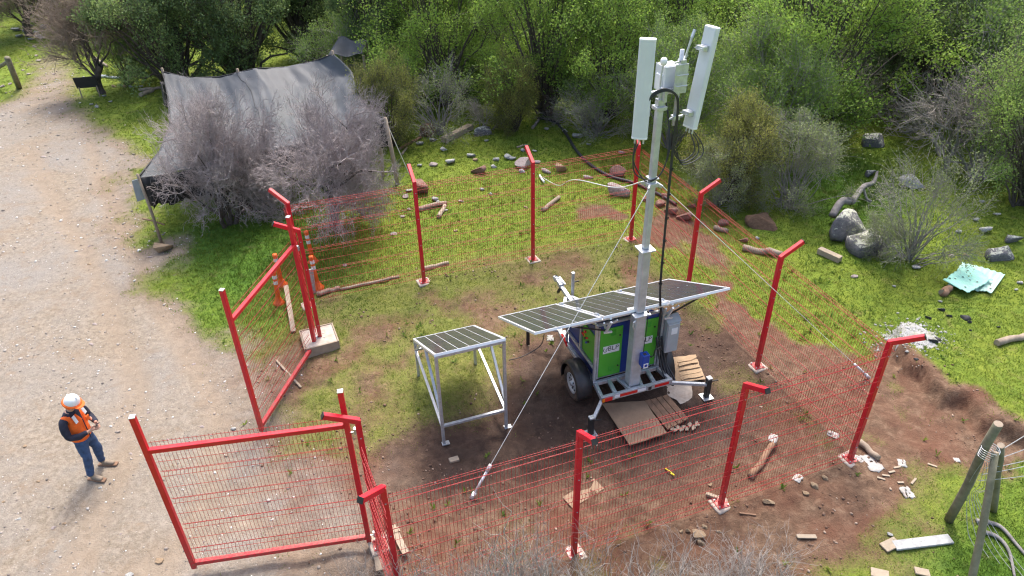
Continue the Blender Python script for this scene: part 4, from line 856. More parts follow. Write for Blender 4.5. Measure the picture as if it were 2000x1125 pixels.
CP[..., 2] += -.10 * sag + .20 * wr * (1 - .4 * V2) * np.minimum(1, 6 * V2 + .3) + .05 * wr2 + .03 * seam
idx = np.arange(nu * nv).reshape(nv, nu); NF = np.stack([idx[:-1, :-1], idx[:-1, 1:], idx[1:, 1:], idx[1:, :-1]], -1).reshape(-1, 4)
tn0 = FRr[0]; tent = thing('shade_shelter', 'grey shade-net shelter stretched over poles behind the two grey bare bushes', 'shelter', (tn0[0], tn0[1], 0))
TO = np.array(tent.location)
nt = link('shade_net', np_mesh('shade_net', CP.reshape(-1, 3) - TO, NF, 'net', True), tent)
md = nt.modifiers.new('thick', 'SOLIDIFY'); md.thickness = .006
mb = MB(); mb.tube(resample(BK, 40), .02, 5).tube(resample(LF, 40), .02, 5).tube(resample(RT, 40), .02, 5); 
mb.build('hem_cord', 'netblack', tent, 0, True, off=TO)
MB().tube([CP[k, int((.44 + .04 * k / nv) * nu)] + [0, 0, .012] for k in range(0, nv // 2, 2)], .009, 5).build('seam', 'netblack', nt, 0, True, off=TO)
def hang(E, drop, name):               # net hanging from an edge, with folds
    E = resample(E, 40); n = len(E); V = []
    for j in range(5):
        f = j / 4
        for i in range(n): V.append((E[i][0] + .06 * f * math.sin(i * 1.3), E[i][1] + .10 * f * math.sin(i * 1.9 + 1), E[i][2] - .02 - drop * f * (1 + .05 * math.sin(i * .9))))
    id_ = np.arange(5 * n).reshape(5, n); F = np.stack([id_[:-1, :-1], id_[:-1, 1:], id_[1:, 1:], id_[1:, :-1]], -1).reshape(-1, 4)
    o = link(name, np_mesh(name, np.array(V) - TO, F, 'netblack', True), tent); m = o.modifiers.new('thick', 'SOLIDIFY'); m.thickness = .006; return o
hang(FRr[:39], .75, 'side_flap'); hang(FRr[60:], .7, 'side_flap'); hang(FRr[38:61], .5, 'side_flap')
def pole(a, b, r=.045, nm='pole', mat='wood', par=None): return MB().tube([a, (np.array(a) + b) / 2 + [.01, .02, 0], b], [r * 1.1, r, r * .9], 7).build(nm, mat, par or tent, 0, True, off=TO if not par else None)
pole(G(316, 476), FRr[0] + [0, 0, .08], .035); pole(G(776, 360), FRr[-1] + [0, 0, .05], .06, mat='palewood'); pole(G(748, 345), FRr[-4] + [0, 0, -.1], .05, mat='palewood')
for E_ in (BKr[0], BKr[40], BKr[-1]): pole(np.array([E_[0], E_[1], tz1(E_[0], E_[1]) - .1]), E_ + [0, 0, .12], .045)
pole(np.array([RTr[30][0], RTr[30][1], tz1(*RTr[30][:2]) - .1]), RTr[30], .04)
c1 = FRr[0] + [-.05, -.03, -.25]; pole(G0(278, 427, .72), G0(321, 439, .72), .02, 'cross_stick', 'brownwood')
wb = thing('grey_board', 'pale grey sheet hanging on the front pole of the shade shelter', 'board', G0(272, 372, 1.5))
MB().add([tuple(G0(px, py, z) - np.array(wb.location)) for px, py, z in ((257, 353, 1.78), (276, 348, 1.78), (291, 386, 1.22), (268, 394, 1.22))] + [tuple(G0(px, py, z) - np.array(wb.location) + [.02, .03, 0]) for px, py, z in ((257, 353, 1.78), (276, 348, 1.78), (291, 386, 1.22), (268, 394, 1.22))], [(0, 1, 2, 3), (7, 6, 5, 4), (0, 4, 5, 1), (1, 5, 6, 2), (2, 6, 7, 3), (3, 7, 4, 0)]).build('sheet', 'signgrey', wb)
pb = thing('dark_board', 'dark narrow board hung on the back pole of the shade shelter', 'board', G0(322, 185, 1.4))
MB().box((0, 0, 0), (.10, .35, .75), rotm(.6, 0, .1)).build('sheet', 'darkboard', pb)
rp_ = thing('tie_rope', 'thin rope tying the shelter corner down beside the pale post', 'rope', G(800, 342)); e = np.array(rp_.location)
MB().tube([FRr[-1], e], .012, 5).build('rope', 'rope', rp_, off=e)
# second small net with a bench beyond
t2 = thing('small_shade_net', 'small grey net roof above a wooden bench beyond the big shade shelter', 'shelter', G(675, 150)); o2 = np.array(t2.location)
Q = edge([(640, 108, 2.3), (710, 108, 2.3), (716, 80, 2.6), (662, 72, 2.6)]); n = 14; a = np.linspace(0, 1, n)
g = ((1 - a)[:, None, None] * ((1 - a)[None, :, None] * Q[0] + a[None, :, None] * Q[1]) + a[:, None, None] * ((1 - a)[None, :, None] * Q[3] + a[None, :, None] * Q[2]))
g[..., 2] += -.15 * np.outer(np.sin(np.pi * a), np.sin(np.pi * a)) + .05 * np.sin(9 * a)[None]
idx = np.arange(n * n).reshape(n, n); F = np.stack([idx[:-1, :-1], idx[:-1, 1:], idx[1:, 1:], idx[1:, :-1]], -1).reshape(-1, 4)
o = link('shade_net', np_mesh('shade_net', g.reshape(-1, 3) - o2, F, 'net', True), t2); o.modifiers.new('thick', 'SOLIDIFY').thickness = .006
for k in range(4): q = Q[k] - o2; MB().tube([(q[0], q[1], -.2), tuple(q)], .05, 6).build('pole', 'wood', t2)
bn = thing('wooden_bench', 'rough plank bench with a slatted back under the small net', 'bench', G(690, 150), R(8))
for z, y in ((.45, 0), (.47, -.22), (.75, .16), (1.0, .2)): MB().box((0, y, z), (1.7, .16 if z < .5 else .03, .03 if z < .5 else .14)).build('plank', 'palewood' if z < .5 else 'wood', bn, .005)
for s in (-.7, .7): MB().box((s, .2, .55), (.08, .06, 1.1)).build('leg', 'wood', bn); MB().box((s, -.2, .22), (.08, .06, .44)).build('leg', 'wood', bn)
# ------------------------------------------------------------------ trees and shrubs
def unit(v): return v / (np.linalg.norm(v, axis=-1, keepdims=True) + 1e-9)
def bez(a, b, c, k): t = np.linspace(0, 1, k)[None, :, None]; return (1 - t) ** 2 * a[:, None] + 2 * t * (1 - t) * b[:, None] + t * t * c[:, None]
def leafy(seed, H, RX, base=.15, lobes=45, sprays=24, leaves=16, leaf=.05, nstem=5, up=.5, spread=.9, droop=0., spl=.5, bare=0., lob=.3, top=1.0):
    g = np.random.default_rng(seed)
    # lobe centres through the crown volume, more of them near its outside
    th = g.uniform(0, 2 * np.pi, lobes); zz = base + (1 - base) * g.random(lobes) ** .75; prof = np.sqrt(np.clip(1 - ((zz - .5 * top) / (.62)) ** 2, .08, 1))
    rr = np.sqrt(g.uniform(.12, 1, lobes)) * prof * (1 - lob * .5) * RX * (1 + .22 * np.sin(3 * th + seed) + .12 * g.normal(size=lobes))
    C = np.stack([rr * np.cos(th), rr * np.sin(th), zz * H * (1 + .10 * g.normal(size=lobes))], 1); C[:, 2] = np.clip(C[:, 2], .08 * H, H * 1.05)
    lr = RX * lob * g.uniform(.6, 1.25, lobes)
    # sprays
    N = lobes * sprays; cc = np.repeat(C, sprays, 0); out = unit(cc - np.array([0, 0, .35 * H])); d = unit(g.normal(size=(N, 3)) + spread * out + [0, 0, up])
    st = cc + g.normal(size=(N, 3)) * (np.repeat(lr, sprays) * .28)[:, None]; L = np.repeat(lr, sprays) * g.uniform(.55, 1.25, N) * spl * 2
    en = st + d * L[:, None] + np.array([0, 0, -1]) * (droop * L * g.random(N))[:, None]; mid = (st + en) / 2 + g.normal(size=(N, 3)) * (L * .10)[:, None] + [0, 0, .05]
    S_ = bez(st, mid, en, 4); keep = g.random(N) > bare
    nl = leaves; t_ = g.uniform(.12, 1.0, (N, nl)); P = (1 - t_)[..., None] ** 2 * st[:, None] + (2 * t_ * (1 - t_))[..., None] * mid[:, None] + (t_ ** 2)[..., None] * en[:, None]
    P = P + g.normal(size=P.shape) * (.045 + .06 * leaf / .05 * .5); P = P[keep].reshape(-1, 3)
    dl = unit(np.repeat(d[keep], nl, 0) * .6 + g.normal(size=P.shape)); nn = unit(np.cross(dl, g.normal(size=P.shape))); sz = leaf * g.uniform(.6, 1.35, len(P))[:, None]
    A = P - dl * sz * .5; B = P + nn * sz * .30; Cc = P + dl * sz * .5; D = P - nn * sz * .30
    LV = np.stack([A, B, Cc, D], 1).reshape(-1, 3); LFc = np.arange(len(LV)).reshape(-1, 4)
    lt = np.repeat(np.repeat(g.normal(.45, .15, lobes), sprays)[keep], nl) + np.repeat(g.normal(0, .10, keep.sum()), nl) + g.normal(0, .12, len(P))
    # stems and limbs
    sb = np.stack([g.normal(0, .10, nstem) * RX * .35, g.normal(0, .10, nstem) * RX * .35, np.full(nstem, -.1)], 1); own = g.integers(0, nstem, lobes)
    a = sb[own]; b = a * .6 + C * np.array([.35, .35, .55]) + g.normal(size=C.shape) * .08 * RX; Pm = bez(a, b, C, 7); Pm[:, 1:-1] += g.normal(size=(lobes, 5, 3)) * .02 * RX
    r0 = .018 * H * (.5 + .5 * (nstem < 4)); Rm = np.linspace(r0, r0 * .22, 7)[None] * g.uniform(.7, 1.2, (lobes, 1))
    V1, F1 = tubes_np(Pm, Rm, 5); V2, F2 = tubes_np(S_, np.linspace(.006, .002, 4)[None] * np.ones((N, 1)) * (H / 3) ** .5, 3)
    return (LV, LFc, np.clip(lt, 0, 1)), (np.concatenate([V1, V2]), np.concatenate([F1, F2 + len(V1)]))
def leafy_proto(name, mat, bark, **k):
    (LV, LF_, lt), (WV, WF) = leafy(**k)
    return np_mesh('crown', LV, LF_, mat, False, {'tint': ('FACE', lt)}), np_mesh('stems', WV, WF, bark), k['H'], k['RX']
def bare_tree(seed, H, RX, trunk=.12, fork=.25, n=(7, 7, 6, 5), ln=(.5, .34, .20, .11), rad=(.035, .016, .008, .0045), jit=.22, upw=.35, nstem=1, k=5, wide=1.0):
    g = np.random.default_rng(seed); out = []
    st = np.stack([g.normal(0, .06, nstem) * RX, g.normal(0, .06, nstem) * RX, np.full(nstem, -.1)], 1)
    en = st * np.array([3, 3, 1]) + np.stack([g.normal(0, .10, nstem) * RX, g.normal(0, .10, nstem) * RX, np.full(nstem, fork * H)], 1)
    P = bez(st, (st + en) / 2 + g.normal(size=st.shape) * .06 * H, en, k); out.append((P, np.linspace(trunk, trunk * .75, k)[None] * np.ones((nstem, 1)), 6))
    for lv, (m, l, r) in enumerate(zip(n, ln, rad)):
        N = len(P) * m; par = np.repeat(P, m, 0); t = g.uniform(.55 if lv == 0 else .2, 1, N) * (k - 1); i = np.minimum(t.astype(int), k - 2); f = (t - i)[:, None]
        a = par[np.arange(N), i] * (1 - f) + par[np.arange(N), i + 1] * f; tg = unit(par[np.arange(N), i + 1] - par[np.arange(N), i])
        rad_out = unit(a * np.array([1, 1, .35]) + [0, 0, .1]); d = unit(tg * .75 + g.normal(size=(N, 3)) * .75 + rad_out * .45 * wide + np.array([0, 0, upw]) * (1 if lv < 2 else .5))
        L = (H + RX) * .5 * l * g.uniform(.55, 1.3, N); e = a + d * L[:, None]; e[:, 2] = np.maximum(e[:, 2], .12)
        kk = (5, 4, 4, 3)[min(lv, 3)]; mid = (a + e) / 2 + g.normal(size=(N, 3)) * (L * jit)[:, None]; Q = bez(a, mid, e, kk); Q[:, 1:-1] += g.normal(size=(N, kk - 2, 3)) * (L * jit * .25)[:, None, None]
        out.append((Q, np.linspace(r, r * .45, kk)[None] * g.uniform(.7, 1.2, (N, 1)), (5, 4, 3, 3)[min(lv, 3)])); P = Q; k = kk
    return out
def bare_proto(mat_t, mat_b, **kw):
    o = bare_tree(**kw); a = [tubes_np(P, r, n) for P, r, n in o[:2]]; b = [tubes_np(P, r, n) for P, r, n in o[2:]]
    def cat(L):
        V, F, n = [], [], 0
        for v, f in L: V.append(v); F.append(f + n); n += len(v)
        return np.concatenate(V), np.concatenate(F)
    return np_mesh('twigs', *cat(b), mat_t), np_mesh('trunk', *cat(a), mat_b), kw['H'], kw['RX']
PRO = {}
PRO['spring0'] = leafy_proto('s', 'lf_spring', 'bark', seed=11, H=4.2, RX=2.3, base=.10, lobes=60, sprays=26, leaves=25, leaf=.066, nstem=6, up=.9, spl=.55, lob=.30)
PRO['spring1'] = leafy_proto('s', 'lf_spring', 'bark', seed=12, H=4.6, RX=2.0, base=.14, lobes=55, sprays=24, leaves=25, leaf=.064, nstem=7, up=1.2, spl=.62, lob=.28, bare=.08)
PRO['spring2'] = leafy_proto('s', 'lf_mid', 'barkgrey', seed=13, H=3.4, RX=2.2, base=.08, lobes=55, sprays=26, leaves=22, leaf=.06, nstem=6, up=.7, spl=.55, lob=.30, bare=.05)
PRO['mid0'] = leafy_proto('s', 'lf_mid', 'bark', seed=14, H=4.6, RX=2.6, base=.12, lobes=60, sprays=28, leaves=23, leaf=.06, nstem=5, up=.6, spl=.5, lob=.28)
PRO['dark0'] = leafy_proto('s', 'lf_dark', 'bark', seed=15, H=4.4, RX=2.9, base=.04, lobes=80, sprays=30, leaves=20, leaf=.085, nstem=3, up=.7, spl=.42, lob=.25)
PRO['dark1'] = leafy_proto('s', 'lf_dark', 'bark', seed=16, H=5.2, RX=2.4, base=.03, lobes=80, sprays=30, leaves=20, leaf=.08, nstem=3, up=.6, spl=.42, lob=.25)
PRO['olive0'] = leafy_proto('s', 'lf_olive', 'bark', seed=17, H=2.3, RX=1.25, base=.06, lobes=55, sprays=26, leaves=18, leaf=.042, nstem=8, up=.8, spl=.5, lob=.30)
PRO['pale0'] = leafy_proto('s', 'lf_pale', 'barkgrey', seed=18, H=2.3, RX=1.5, base=.06, lobes=50, sprays=24, leaves=16, leaf=.042, nstem=8, up=.7, spl=.55, lob=.30, bare=.15)
PRO['sparse0'] = leafy_proto('s', 'lf_pale', 'barkgrey', seed=19, H=2.4, RX=1.6, base=.12, lobes=42, sprays=20, leaves=9, leaf=.045, nstem=7, up=.7, spl=.6, lob=.30, bare=.3)
PRO['thorn0'] = bare_proto('twig_lilac', 'bark', seed=31, H=3.3, RX=2.2, trunk=.10, fork=.22, nstem=4, n=(7, 7, 7, 6, 3), ln=(.60, .36, .22, .12, .06), rad=(.045, .018, .009, .0050, .0036), upw=.22, wide=1.0)
PRO['thorn1'] = bare_proto('twig_lilac', 'bark', seed=32, H=3.5, RX=2.1, trunk=.13, fork=.34, nstem=3, n=(8, 7, 7, 6, 3), ln=(.58, .36, .22, .12, .06), rad=(.05, .018, .009, .0050, .0036), upw=.24, wide=1.0)
PRO['bare0'] = bare_proto('twig_brown', 'bark', seed=33, H=4.2, RX=2.2, trunk=.16, fork=.30, nstem=1, n=(7, 6, 7, 6, 3), ln=(.55, .38, .26, .17, .09), rad=(.06, .025, .012, .008, .006), upw=.55, wide=.8)
PRO['dead0'] = bare_proto('twig_pale', 'barkgrey', seed=34, H=2.2, RX=2.0, trunk=.06, fork=.2, nstem=3, n=(5, 5, 5, 4), ln=(.7, .45, .25, .14), rad=(.03, .014, .008, .005), upw=.15, wide=1.4)
PRO['fore0'] = bare_proto('twig_pale', 'twig_pale', seed=35, H=1.8, RX=1.2, trunk=.022, fork=.22, nstem=8, n=(5, 5, 4), ln=(.62, .38, .2), rad=(.010, .0055, .0032), upw=.9, wide=.6)
PRO['fore1'] = bare_proto('twig_pale', 'twig_pale', seed=36, H=1.5, RX=1.3, trunk=.02, fork=.2, nstem=9, n=(5, 5, 4), ln=(.62, .38, .2), rad=(.009, .005, .003), upw=.7, wide=.8)
def plant(kind, px=None, py=None, h=None, w=None, label='', cat='shrub', group=None, rz=0., name=None, xy=None, parts=True):
    cm, wm, H, RX = PRO[kind]
    p = np.array([xy[0], xy[1], tz1(*xy)]) if xy is not None else G(px, py)
    nm = name or ('tree' if cat == 'tree' else 'shrub')
    t = thing(nm, label, cat, tuple(p - [0, 0, .03]), rz, group); sw = (w or RX) / RX; t.scale = (sw, sw, (h or H) / H)
    woody = kind[:4] in ('thor', 'bare', 'dead', 'fore')
    o = link('twigs' if woody else 'crown', cm, t); o['kind'] = 'stuff'
    link('trunk' if woody else 'stems', wm, t)['kind'] = 'stuff'; return t
g1 = 'trees behind the shade shelter'
plant('thorn0', 450, 440, 3.6, 1.40, 'grey bare thorny bush in front of the shade shelter, nearer the gravel road', 'bush', 'bare thorn bushes by the shelter', .3, 'thorn_bush')
plant('thorn1', 645, 446, 3.5, 1.40, 'grey bare thorny bush rising behind the far red fence, its trunk inside the grass', 'bush', 'bare thorn bushes by the shelter', 1.2, 'thorn_bush')
plant('bare0', 200, 182, 3.9, 2.0, 'leafless brown tree with a forked trunk beside the dirt track', 'tree', None, 0.4, 'bare_tree')
plant('dark0', 345, 172, 4.3, 2.5, 'broad dark green tree behind the back corner of the shade shelter nearest the track', 'tree', g1, .2)
plant('dark0', 480, 160, 4.5, 2.6, 'broad dark green tree behind the middle of the shade shelter', 'tree', g1, 2.2)
plant('dark1', 600, 125, 5.4, 2.3, 'tall dark green tree behind the raised peak of the shade shelter', 'tree', g1, 1.1)
plant('mid0', 252, 165, 2.0, 1.1, 'small loose green tree beside the track behind the leafless brown tree', 'tree', g1, .9)
plant('dark1', 750, 178, 5.4, 1.7, 'tall olive-dark tree standing beside the wooden bench', 'tree', g1, 2.9)
plant('olive0', 768, 285, 2.5, 1.05, 'rounded yellowish-green bush touching the shelter corner', 'shrub', None, 0)
plant('olive0', 1003, 256, 2.2, .95, 'dense rounded dark olive bush alone at the edge of the mossy clearing', 'shrub', None, 2.)
plant('spring0', 870, 205, 4.4, 2.6, 'bright spring-green bush behind the brown round boulder', 'shrub', None, .5)
plant('sparse0', 858, 262, 1.9, 1.5, 'thin grey-green bush with many bare twigs behind the long grey beam', 'shrub', None, .5)
plant('dead0', 950, 255, 1.0, .8, 'low tangle of dead twigs beside the rounded olive bush', 'shrub', None, .5, 'dead_bush')
plant('spring1', 1065, 225, 5.4, 2.3, 'tall many-stemmed green shrub behind the rounded olive bush', 'shrub', None, 1.5)
plant('spring0', 1180, 228, 4.4, 2.3, 'bright spring-green bush just behind the nearer white antenna panel', 'shrub', None, 3.5)
plant('dead0', 1140, 250, 1.2, 1.1, 'pale dead branches spreading low above the black hose', 'shrub', None, 2.5, 'dead_bush')
plant('sparse0', 1165, 262, 1.6, 1.5, 'low half-bare bush above the black hose', 'shrub', None, 1.5)
plant('spring2', 1310, 290, 3.2, 1.7, 'green shrub directly behind the mast head', 'shrub', None, 1.)
plant('olive0', 1425, 392, 2.6, 1.15, 'yellowish olive bush behind the red fence, beside the mast', 'shrub', None, 4.)
plant('pale0', 1535, 405, 2.1, 1.4, 'pale grey-green bush behind the brown boulder', 'shrub', None, 1.)
plant('pale0', 1400, 400, 1.5, 1.1, 'small pale bush pressed against the outside of the red fence', 'shrub', None, 3.)
plant('spring0', 1560, 265, 5.0, 2.9, 'large spring-green bush with a domed top behind the pale bush', 'shrub', None, 5.)
plant('spring2', 1480, 300, 3.4, 2.0, 'green bush between the mast head and the large domed bush', 'shrub', None, 2.)
plant('dead0', 1670, 240, 2.2, 1.5, 'grey dead bush hanging over the shaded grassy gully', 'shrub', None, 0., 'dead_bush')
plant('sparse0', 1775, 505, 2.3, 1.3, 'sparse grey-green bush beside the big split boulder', 'shrub', None, 1.)
plant('pale0', 1715, 500, .9, .7, 'small low bush in front of the split boulder', 'shrub', None, 1.)
plant('sparse0', 1910, 345, 2.8, 2.0, 'wide sparse bush with grey branches beyond the lichen rocks', 'shrub', None, 2.)
plant('dead0', 1850, 320, 2.8, 2.2, 'pale leafless branches arching over the shaded gully', 'shrub', None, 1.6, 'dead_bush')
plant('mid0', 1990, 400, 4.2, 2.2, 'dense green tree overhanging the lichen rocks', 'tree', None, 1.6)
plant('spring2', 1900, 250, 4.5, 2.6, 'green bush behind the arching leafless branches', 'shrub', None, .6)
plant('dark0', 1780, 215, 4.2, 2.6, 'dark green bush shading the head of the gully', 'shrub', None, .6)
for k, (x, y, h, w, kd) in enumerate([(60, 70, 3.6, 2.6, 'bare0'), (-30, 95, 3.8, 2.8, 'bare0'), (270, 60, 4.6, 3.0, 'bare0'), (210, 30, 4., 3., 'bare0'), (330, 60, 5., 3., 'bare0')]):
    plant(kd, x, y, h, w, ['leafless brown brush beside the pale stones across the track', 'leafless brown brush over the old post across the track', 'leafless brown brush behind the small loose green tree', 'leafless brown brush above the forked leafless tree', 'leafless brown brush touching the broad dark tree'][k], 'bush', 'bare brush by the track' if x < 100 else 'bare brush beyond the track', k * 1.3, 'bare_bush')
plant('olive0', 110, 40, 2.4, 1.8, 'yellow-green bush beside the top of the track', 'shrub', None, 1.); plant('dark0', 95, 8, 4, 2.6, 'dark shrub at the far end of the track', 'shrub', None, 1.)
# the wooded slope behind: trees and shrubs one by one, thinning into the distance
gf_ = np.random.default_rng(77); pts = []
tries = 0
while len(pts) < 62 and tries < 6000:
    tries += 1; px, py = gf_.uniform(640, 2080), gf_.uniform(-60, 215)
    lim = 180 if px < 1250 else (215 if px < 1650 else 235)
    if px < 700 and py > 70: continue
    if py > lim or (1590 < px < 1760 and py > 170): continue
    p = G(px, py)
    if all(np.hypot(p[0] - q[0], p[1] - q[1]) > 2.6 for q in pts): pts.append((p[0], p[1], px, py))
for k in range(14):
    p = G(gf_.uniform(300, 700), gf_.uniform(-90, 60))
    if all(np.hypot(p[0] - q[0], p[1] - q[1]) > 3 for q in pts): pts.append((p[0], p[1], 500, 0))
KN = {'spring0': 'bright green broad shrub in the wood behind the enclosure', 'spring1': 'bright green upright shrub in the wood behind the enclosure', 'spring2': 'mid-green bushy shrub in the wood behind the enclosure', 'mid0': 'mid-green rounded tree in the wood behind the enclosure', 'dark0': 'dark broad tree in the wood behind the enclosure', 'dark1': 'dark tall tree in the wood behind the enclosure', 'bare0': 'leafless grey tree among the green wood behind the enclosure'}
LMK = [(400, 'the shade shelter'), (590, 'the shelter peak'), (680, 'the wooden bench'), (745, 'the shelter corner'), (836, 'the brown round boulder'), (905, 'the long grey beam'), (1003, 'the rounded olive bush'), (1090, 'the hose end'), (1180, 'the fence corner post'), (1255, 'the nearer white antenna'), (1360, 'the leaning white antenna'), (1430, 'the yellowish olive bush'), (1535, 'the pale bush'), (1660, 'the split boulder'), (1775, 'the sparse bush'), (1860, 'the leafless branches'), (1960, 'the lichen rocks'), (2060, 'the turquoise sheets')]
KD = {'spring0': 'bright green broad shrub', 'spring1': 'bright green upright shrub', 'spring2': 'mid-green bushy shrub', 'mid0': 'mid-green rounded tree', 'dark0': 'dark broad tree', 'dark1': 'dark tall tree', 'bare0': 'leafless grey tree'}
DEP = ['at the wood edge', 'just inside the wood', 'midway into the wood', 'deep in the wood', 'farthest in the wood']
used = {}
for k, (x, y, px, py) in enumerate(sorted(pts, key=lambda q: q[1])):
    kd = gf_.choice(['spring0', 'spring1', 'spring2', 'mid0', 'dark0', 'dark1', 'bare0'], p=[.30, .25, .16, .14, .05, .04, .06]); cm, wm, H, RX = PRO[kd]; sc = gf_.uniform(.75, 1.1)
    q = 1000 + FPX * x / (y * math.cos(PITCH) + CAM_H * math.sin(PITCH)); lm = min(LMK, key=lambda e: abs(e[0] - q))[1]; dp = DEP[int(np.clip((y - 22) / 5.5, 0, 4))]
    lb = f'{KD[kd]} {dp} behind {lm}'; n_ = used.get(lb, 0); used[lb] = n_ + 1
    if n_: lb = f'{KD[kd]} {dp} behind {lm}, ' + ('second' if n_ == 1 else 'third' if n_ == 2 else 'fourth') + ' one back'
    plant(kd, h=H * sc * gf_.uniform(.9, 1.15), w=RX * sc, label=lb, cat='tree' if kd in ('mid0', 'dark0', 'dark1', 'bare0') else 'shrub', group=KD[kd] + 's of the wood', rz=gf_.uniform(0, 6.28), xy=(x, y))
for k, (x, y, h, w, kd, lb) in enumerate([(.2, 5.05, 2.2, 1.2, 'fore0', 'tallest, under the end of the guy rope'), (1.1, 5.15, 1.6, 1.2, 'fore1', 'in front of the middle post of the fence'), (1.9, 5.2, 1.5, 1.2, 'fore0', 'just past the middle post'), (2.7, 5.5, 1.1, 1.1, 'fore1', 'beside the tan stones'), (-.55, 5.15, 1.9, 1.0, 'fore1', 'between the corner post and the rope'), (-1.35, 5.3, 1.5, .9, 'fore0', 'against the corner post by the gate'), (3.3, 5.75, 1.0, .9, 'fore0', 'smallest, beyond the tan stones'), (-.1, 5.75, 1.3, 1.0, 'fore1', 'closest to the wires below the rope'), (-2.05, 5.55, 1.2, .8, 'fore1', 'straggling towards the gate hinge')]):
    plant(kd, h=h, w=w, label='leafless pale shrub outside the nearest fence, ' + lb, cat='shrub', group='leafless shrubs outside the nearest fence', rz=k * 1.1, xy=(x, y), name='bare_shrub')
# ------------------------------------------------------------------ stones
def rock_mesh(seed, mat, cuts=9, rough=.10, IVx=IV3, IFx=IF3):
    g = np.random.default_rng(seed); V = IVx.copy()
    for _ in range(cuts): n = unit(g.normal(size=3)); d = g.uniform(.30, .68); V -= np.maximum(0, V @ n - d)[:, None] * n
    V *= (1 + rough * 2 * (fbm(V + 9, 1.6, seed, 4) - .5))[:, None]; V /= np.abs(V).max(0)
    return np_mesh('stone', V, IFx, mat, cuts == 0)
RK = {}
def rock(mat, kind):
    k = (mat, kind)
    if k not in RK: RK[k] = rock_mesh(hash_(mat) + kind * 7, mat, 0 if kind == 9 else 10, .12) if kind != 8 else rock_mesh(hash_(mat) + 3, mat, 6, .10)
    return RK[k]
def hash_(t): return sum(ord(c) * (i + 3) for i, c in enumerate(t)) % 1000
rs = np.random.default_rng(3)
LM1 = [((800, 390), 'behind the first far-fence post'), ((850, 320), 'below the brown rounded boulder'), ((890, 290), 'below the long grey beam'), ((960, 300), 'below the rounded olive bush'), ((1003, 320), 'short of the middle far-fence post'), ((1055, 320), 'beyond the middle far-fence post'), ((1120, 270), 'along the black hose'), ((1215, 300), 'near the fence corner post'), ((900, 430), 'just inside the far fence'), ((930, 375), 'on the open grass inside the far fence'), ((790, 420), 'under the thorny bush by the fence')]
LM2 = [((150, 330), 'where the track widens'), ((270, 470), 'near the tan boulder'), ((120, 500), 'upslope of the open road'), ((330, 650), 'beside the green verge'), ((100, 680), 'on the open road above the worker'), ((250, 780), 'uphill of the worker'), ((390, 790), 'by the farther gate leaf'), ((60, 900), 'behind the worker'), ((260, 960), 'between worker and near gate'), ((120, 1060), 'in the shadow side below the worker'), ((300, 1080), 'at the foot of the near gate')]
LM3 = [((1265, 380), 'at the fence corner post'), ((1300, 400), 'directly behind the mast'), ((1340, 425), 'under the first slanting guy rope'), ((1430, 455), 'beside the weathered logs')]
LUSED = {}
def near_lbl(colr, what, x, y, LM):
    lm = min(LM, key=lambda e: (e[0][0] - x) ** 2 + (e[0][1] - y) ** 2)[1]; lb = f'{colr} {what} {lm}'; n = LUSED.get(lb, 0); LUSED[lb] = n + 1
    return lb if n == 0 else f'{["another", "a third", "a fourth", "a fifth", "a sixth", "a seventh"][min(n - 1, 5)]} {lb}'
def stone(px, py, wpx, mat, label, group=None, hr=.55, dr=.8, kind=None, rz=None, name='stone', cat='stone', sink=.25):
    p = G(px, py); d = p[1] * math.cos(PITCH) + (CAM_H - p[2]) * math.sin(PITCH); w = wpx / FPX * d
    o = link(name, rock(mat, int(rs.integers(0, 4)) if kind is None else kind)); sz = (w / 2, w / 2 * dr, w / 2 * hr)
    o.scale = sz; o.location = (p[0], p[1] , gz1(p[0], p[1]) + sz[2] * (1 - 2 * sink)); o.rotation_euler = (0, 0, rs.uniform(-.5, .5) if rz is None else rz)
    return tag(o, label, cat, group)
stone(836, 263, 37, 'st_brown', 'brown rounded boulder like a ball beside the long grey beam', None, .85, .9, 9, cat='boulder')
stone(942, 263, 38, 'st_lichen', 'long lichen-spotted stone beneath the rounded olive bush', None, .55, .7)
stone(822, 282, 19, 'st_grey', 'grey angular stone leaning at the foot of the brown rounded boulder')
stone(822, 374, 42, 'st_red', 'big reddish block-like boulder behind the first bent-top post of the far fence', None, .95, .8, 8, cat='boulder')
stone(935, 337, 32, 'st_red', 'reddish-brown angular rock on the top line of the far fence', None, .7)
stone(1022, 327, 36, 'st_pink', 'pale pinkish rock left beside the middle post of the far fence', None, .7, .8)
stone(1021, 337, 16, 'st_grey', 'small grey stone propped against the pale pinkish rock')
stone(1094, 334, 27, 'st_tan', 'upright tan boulder behind the far fence under the rope', None, .95, .8, 8, cat='boulder')
stone(1208, 342, 36, 'st_red', 'purplish rock behind the corner post of the far fence', None, .75)
stone(1205, 380, 52, 'st_pink', 'large pale pyramid-shaped rock beside the corner post of the fence', None, .85, .7, 2, cat='boulder')
stone(1147, 348, 22, 'st_pink', 'pinkish stone where the black hose meets the far fence')
stone(318, 490, 41, 'st_tan', 'tan rounded boulder at the foot of the shelter pole by the gravel', None, .7, .75, 8, cat='boulder')
stone(1491, 440, 74, 'st_brown', 'wide flat-topped brown boulder under the pale bush', None, .5, .7, 1, .05, cat='boulder')
a = stone(1648, 462, 92, 'st_lichen', 'dark boulder with a pale lichen cap, the upper half of the split boulder', 'halves of the split boulder', .75, .95, 0, .3, cat='boulder')
b = stone(1698, 488, 92, 'st_lichen', 'dark low lower half of the split boulder, beside the sparse bush', 'halves of the split boulder', .52, .8, 1, .35, cat='boulder')
stone(1954, 505, 62, 'st_lichen', 'long lichen-patched rock just beyond the turquoise sheets', None, .5, .6, 1, .1, cat='rock')
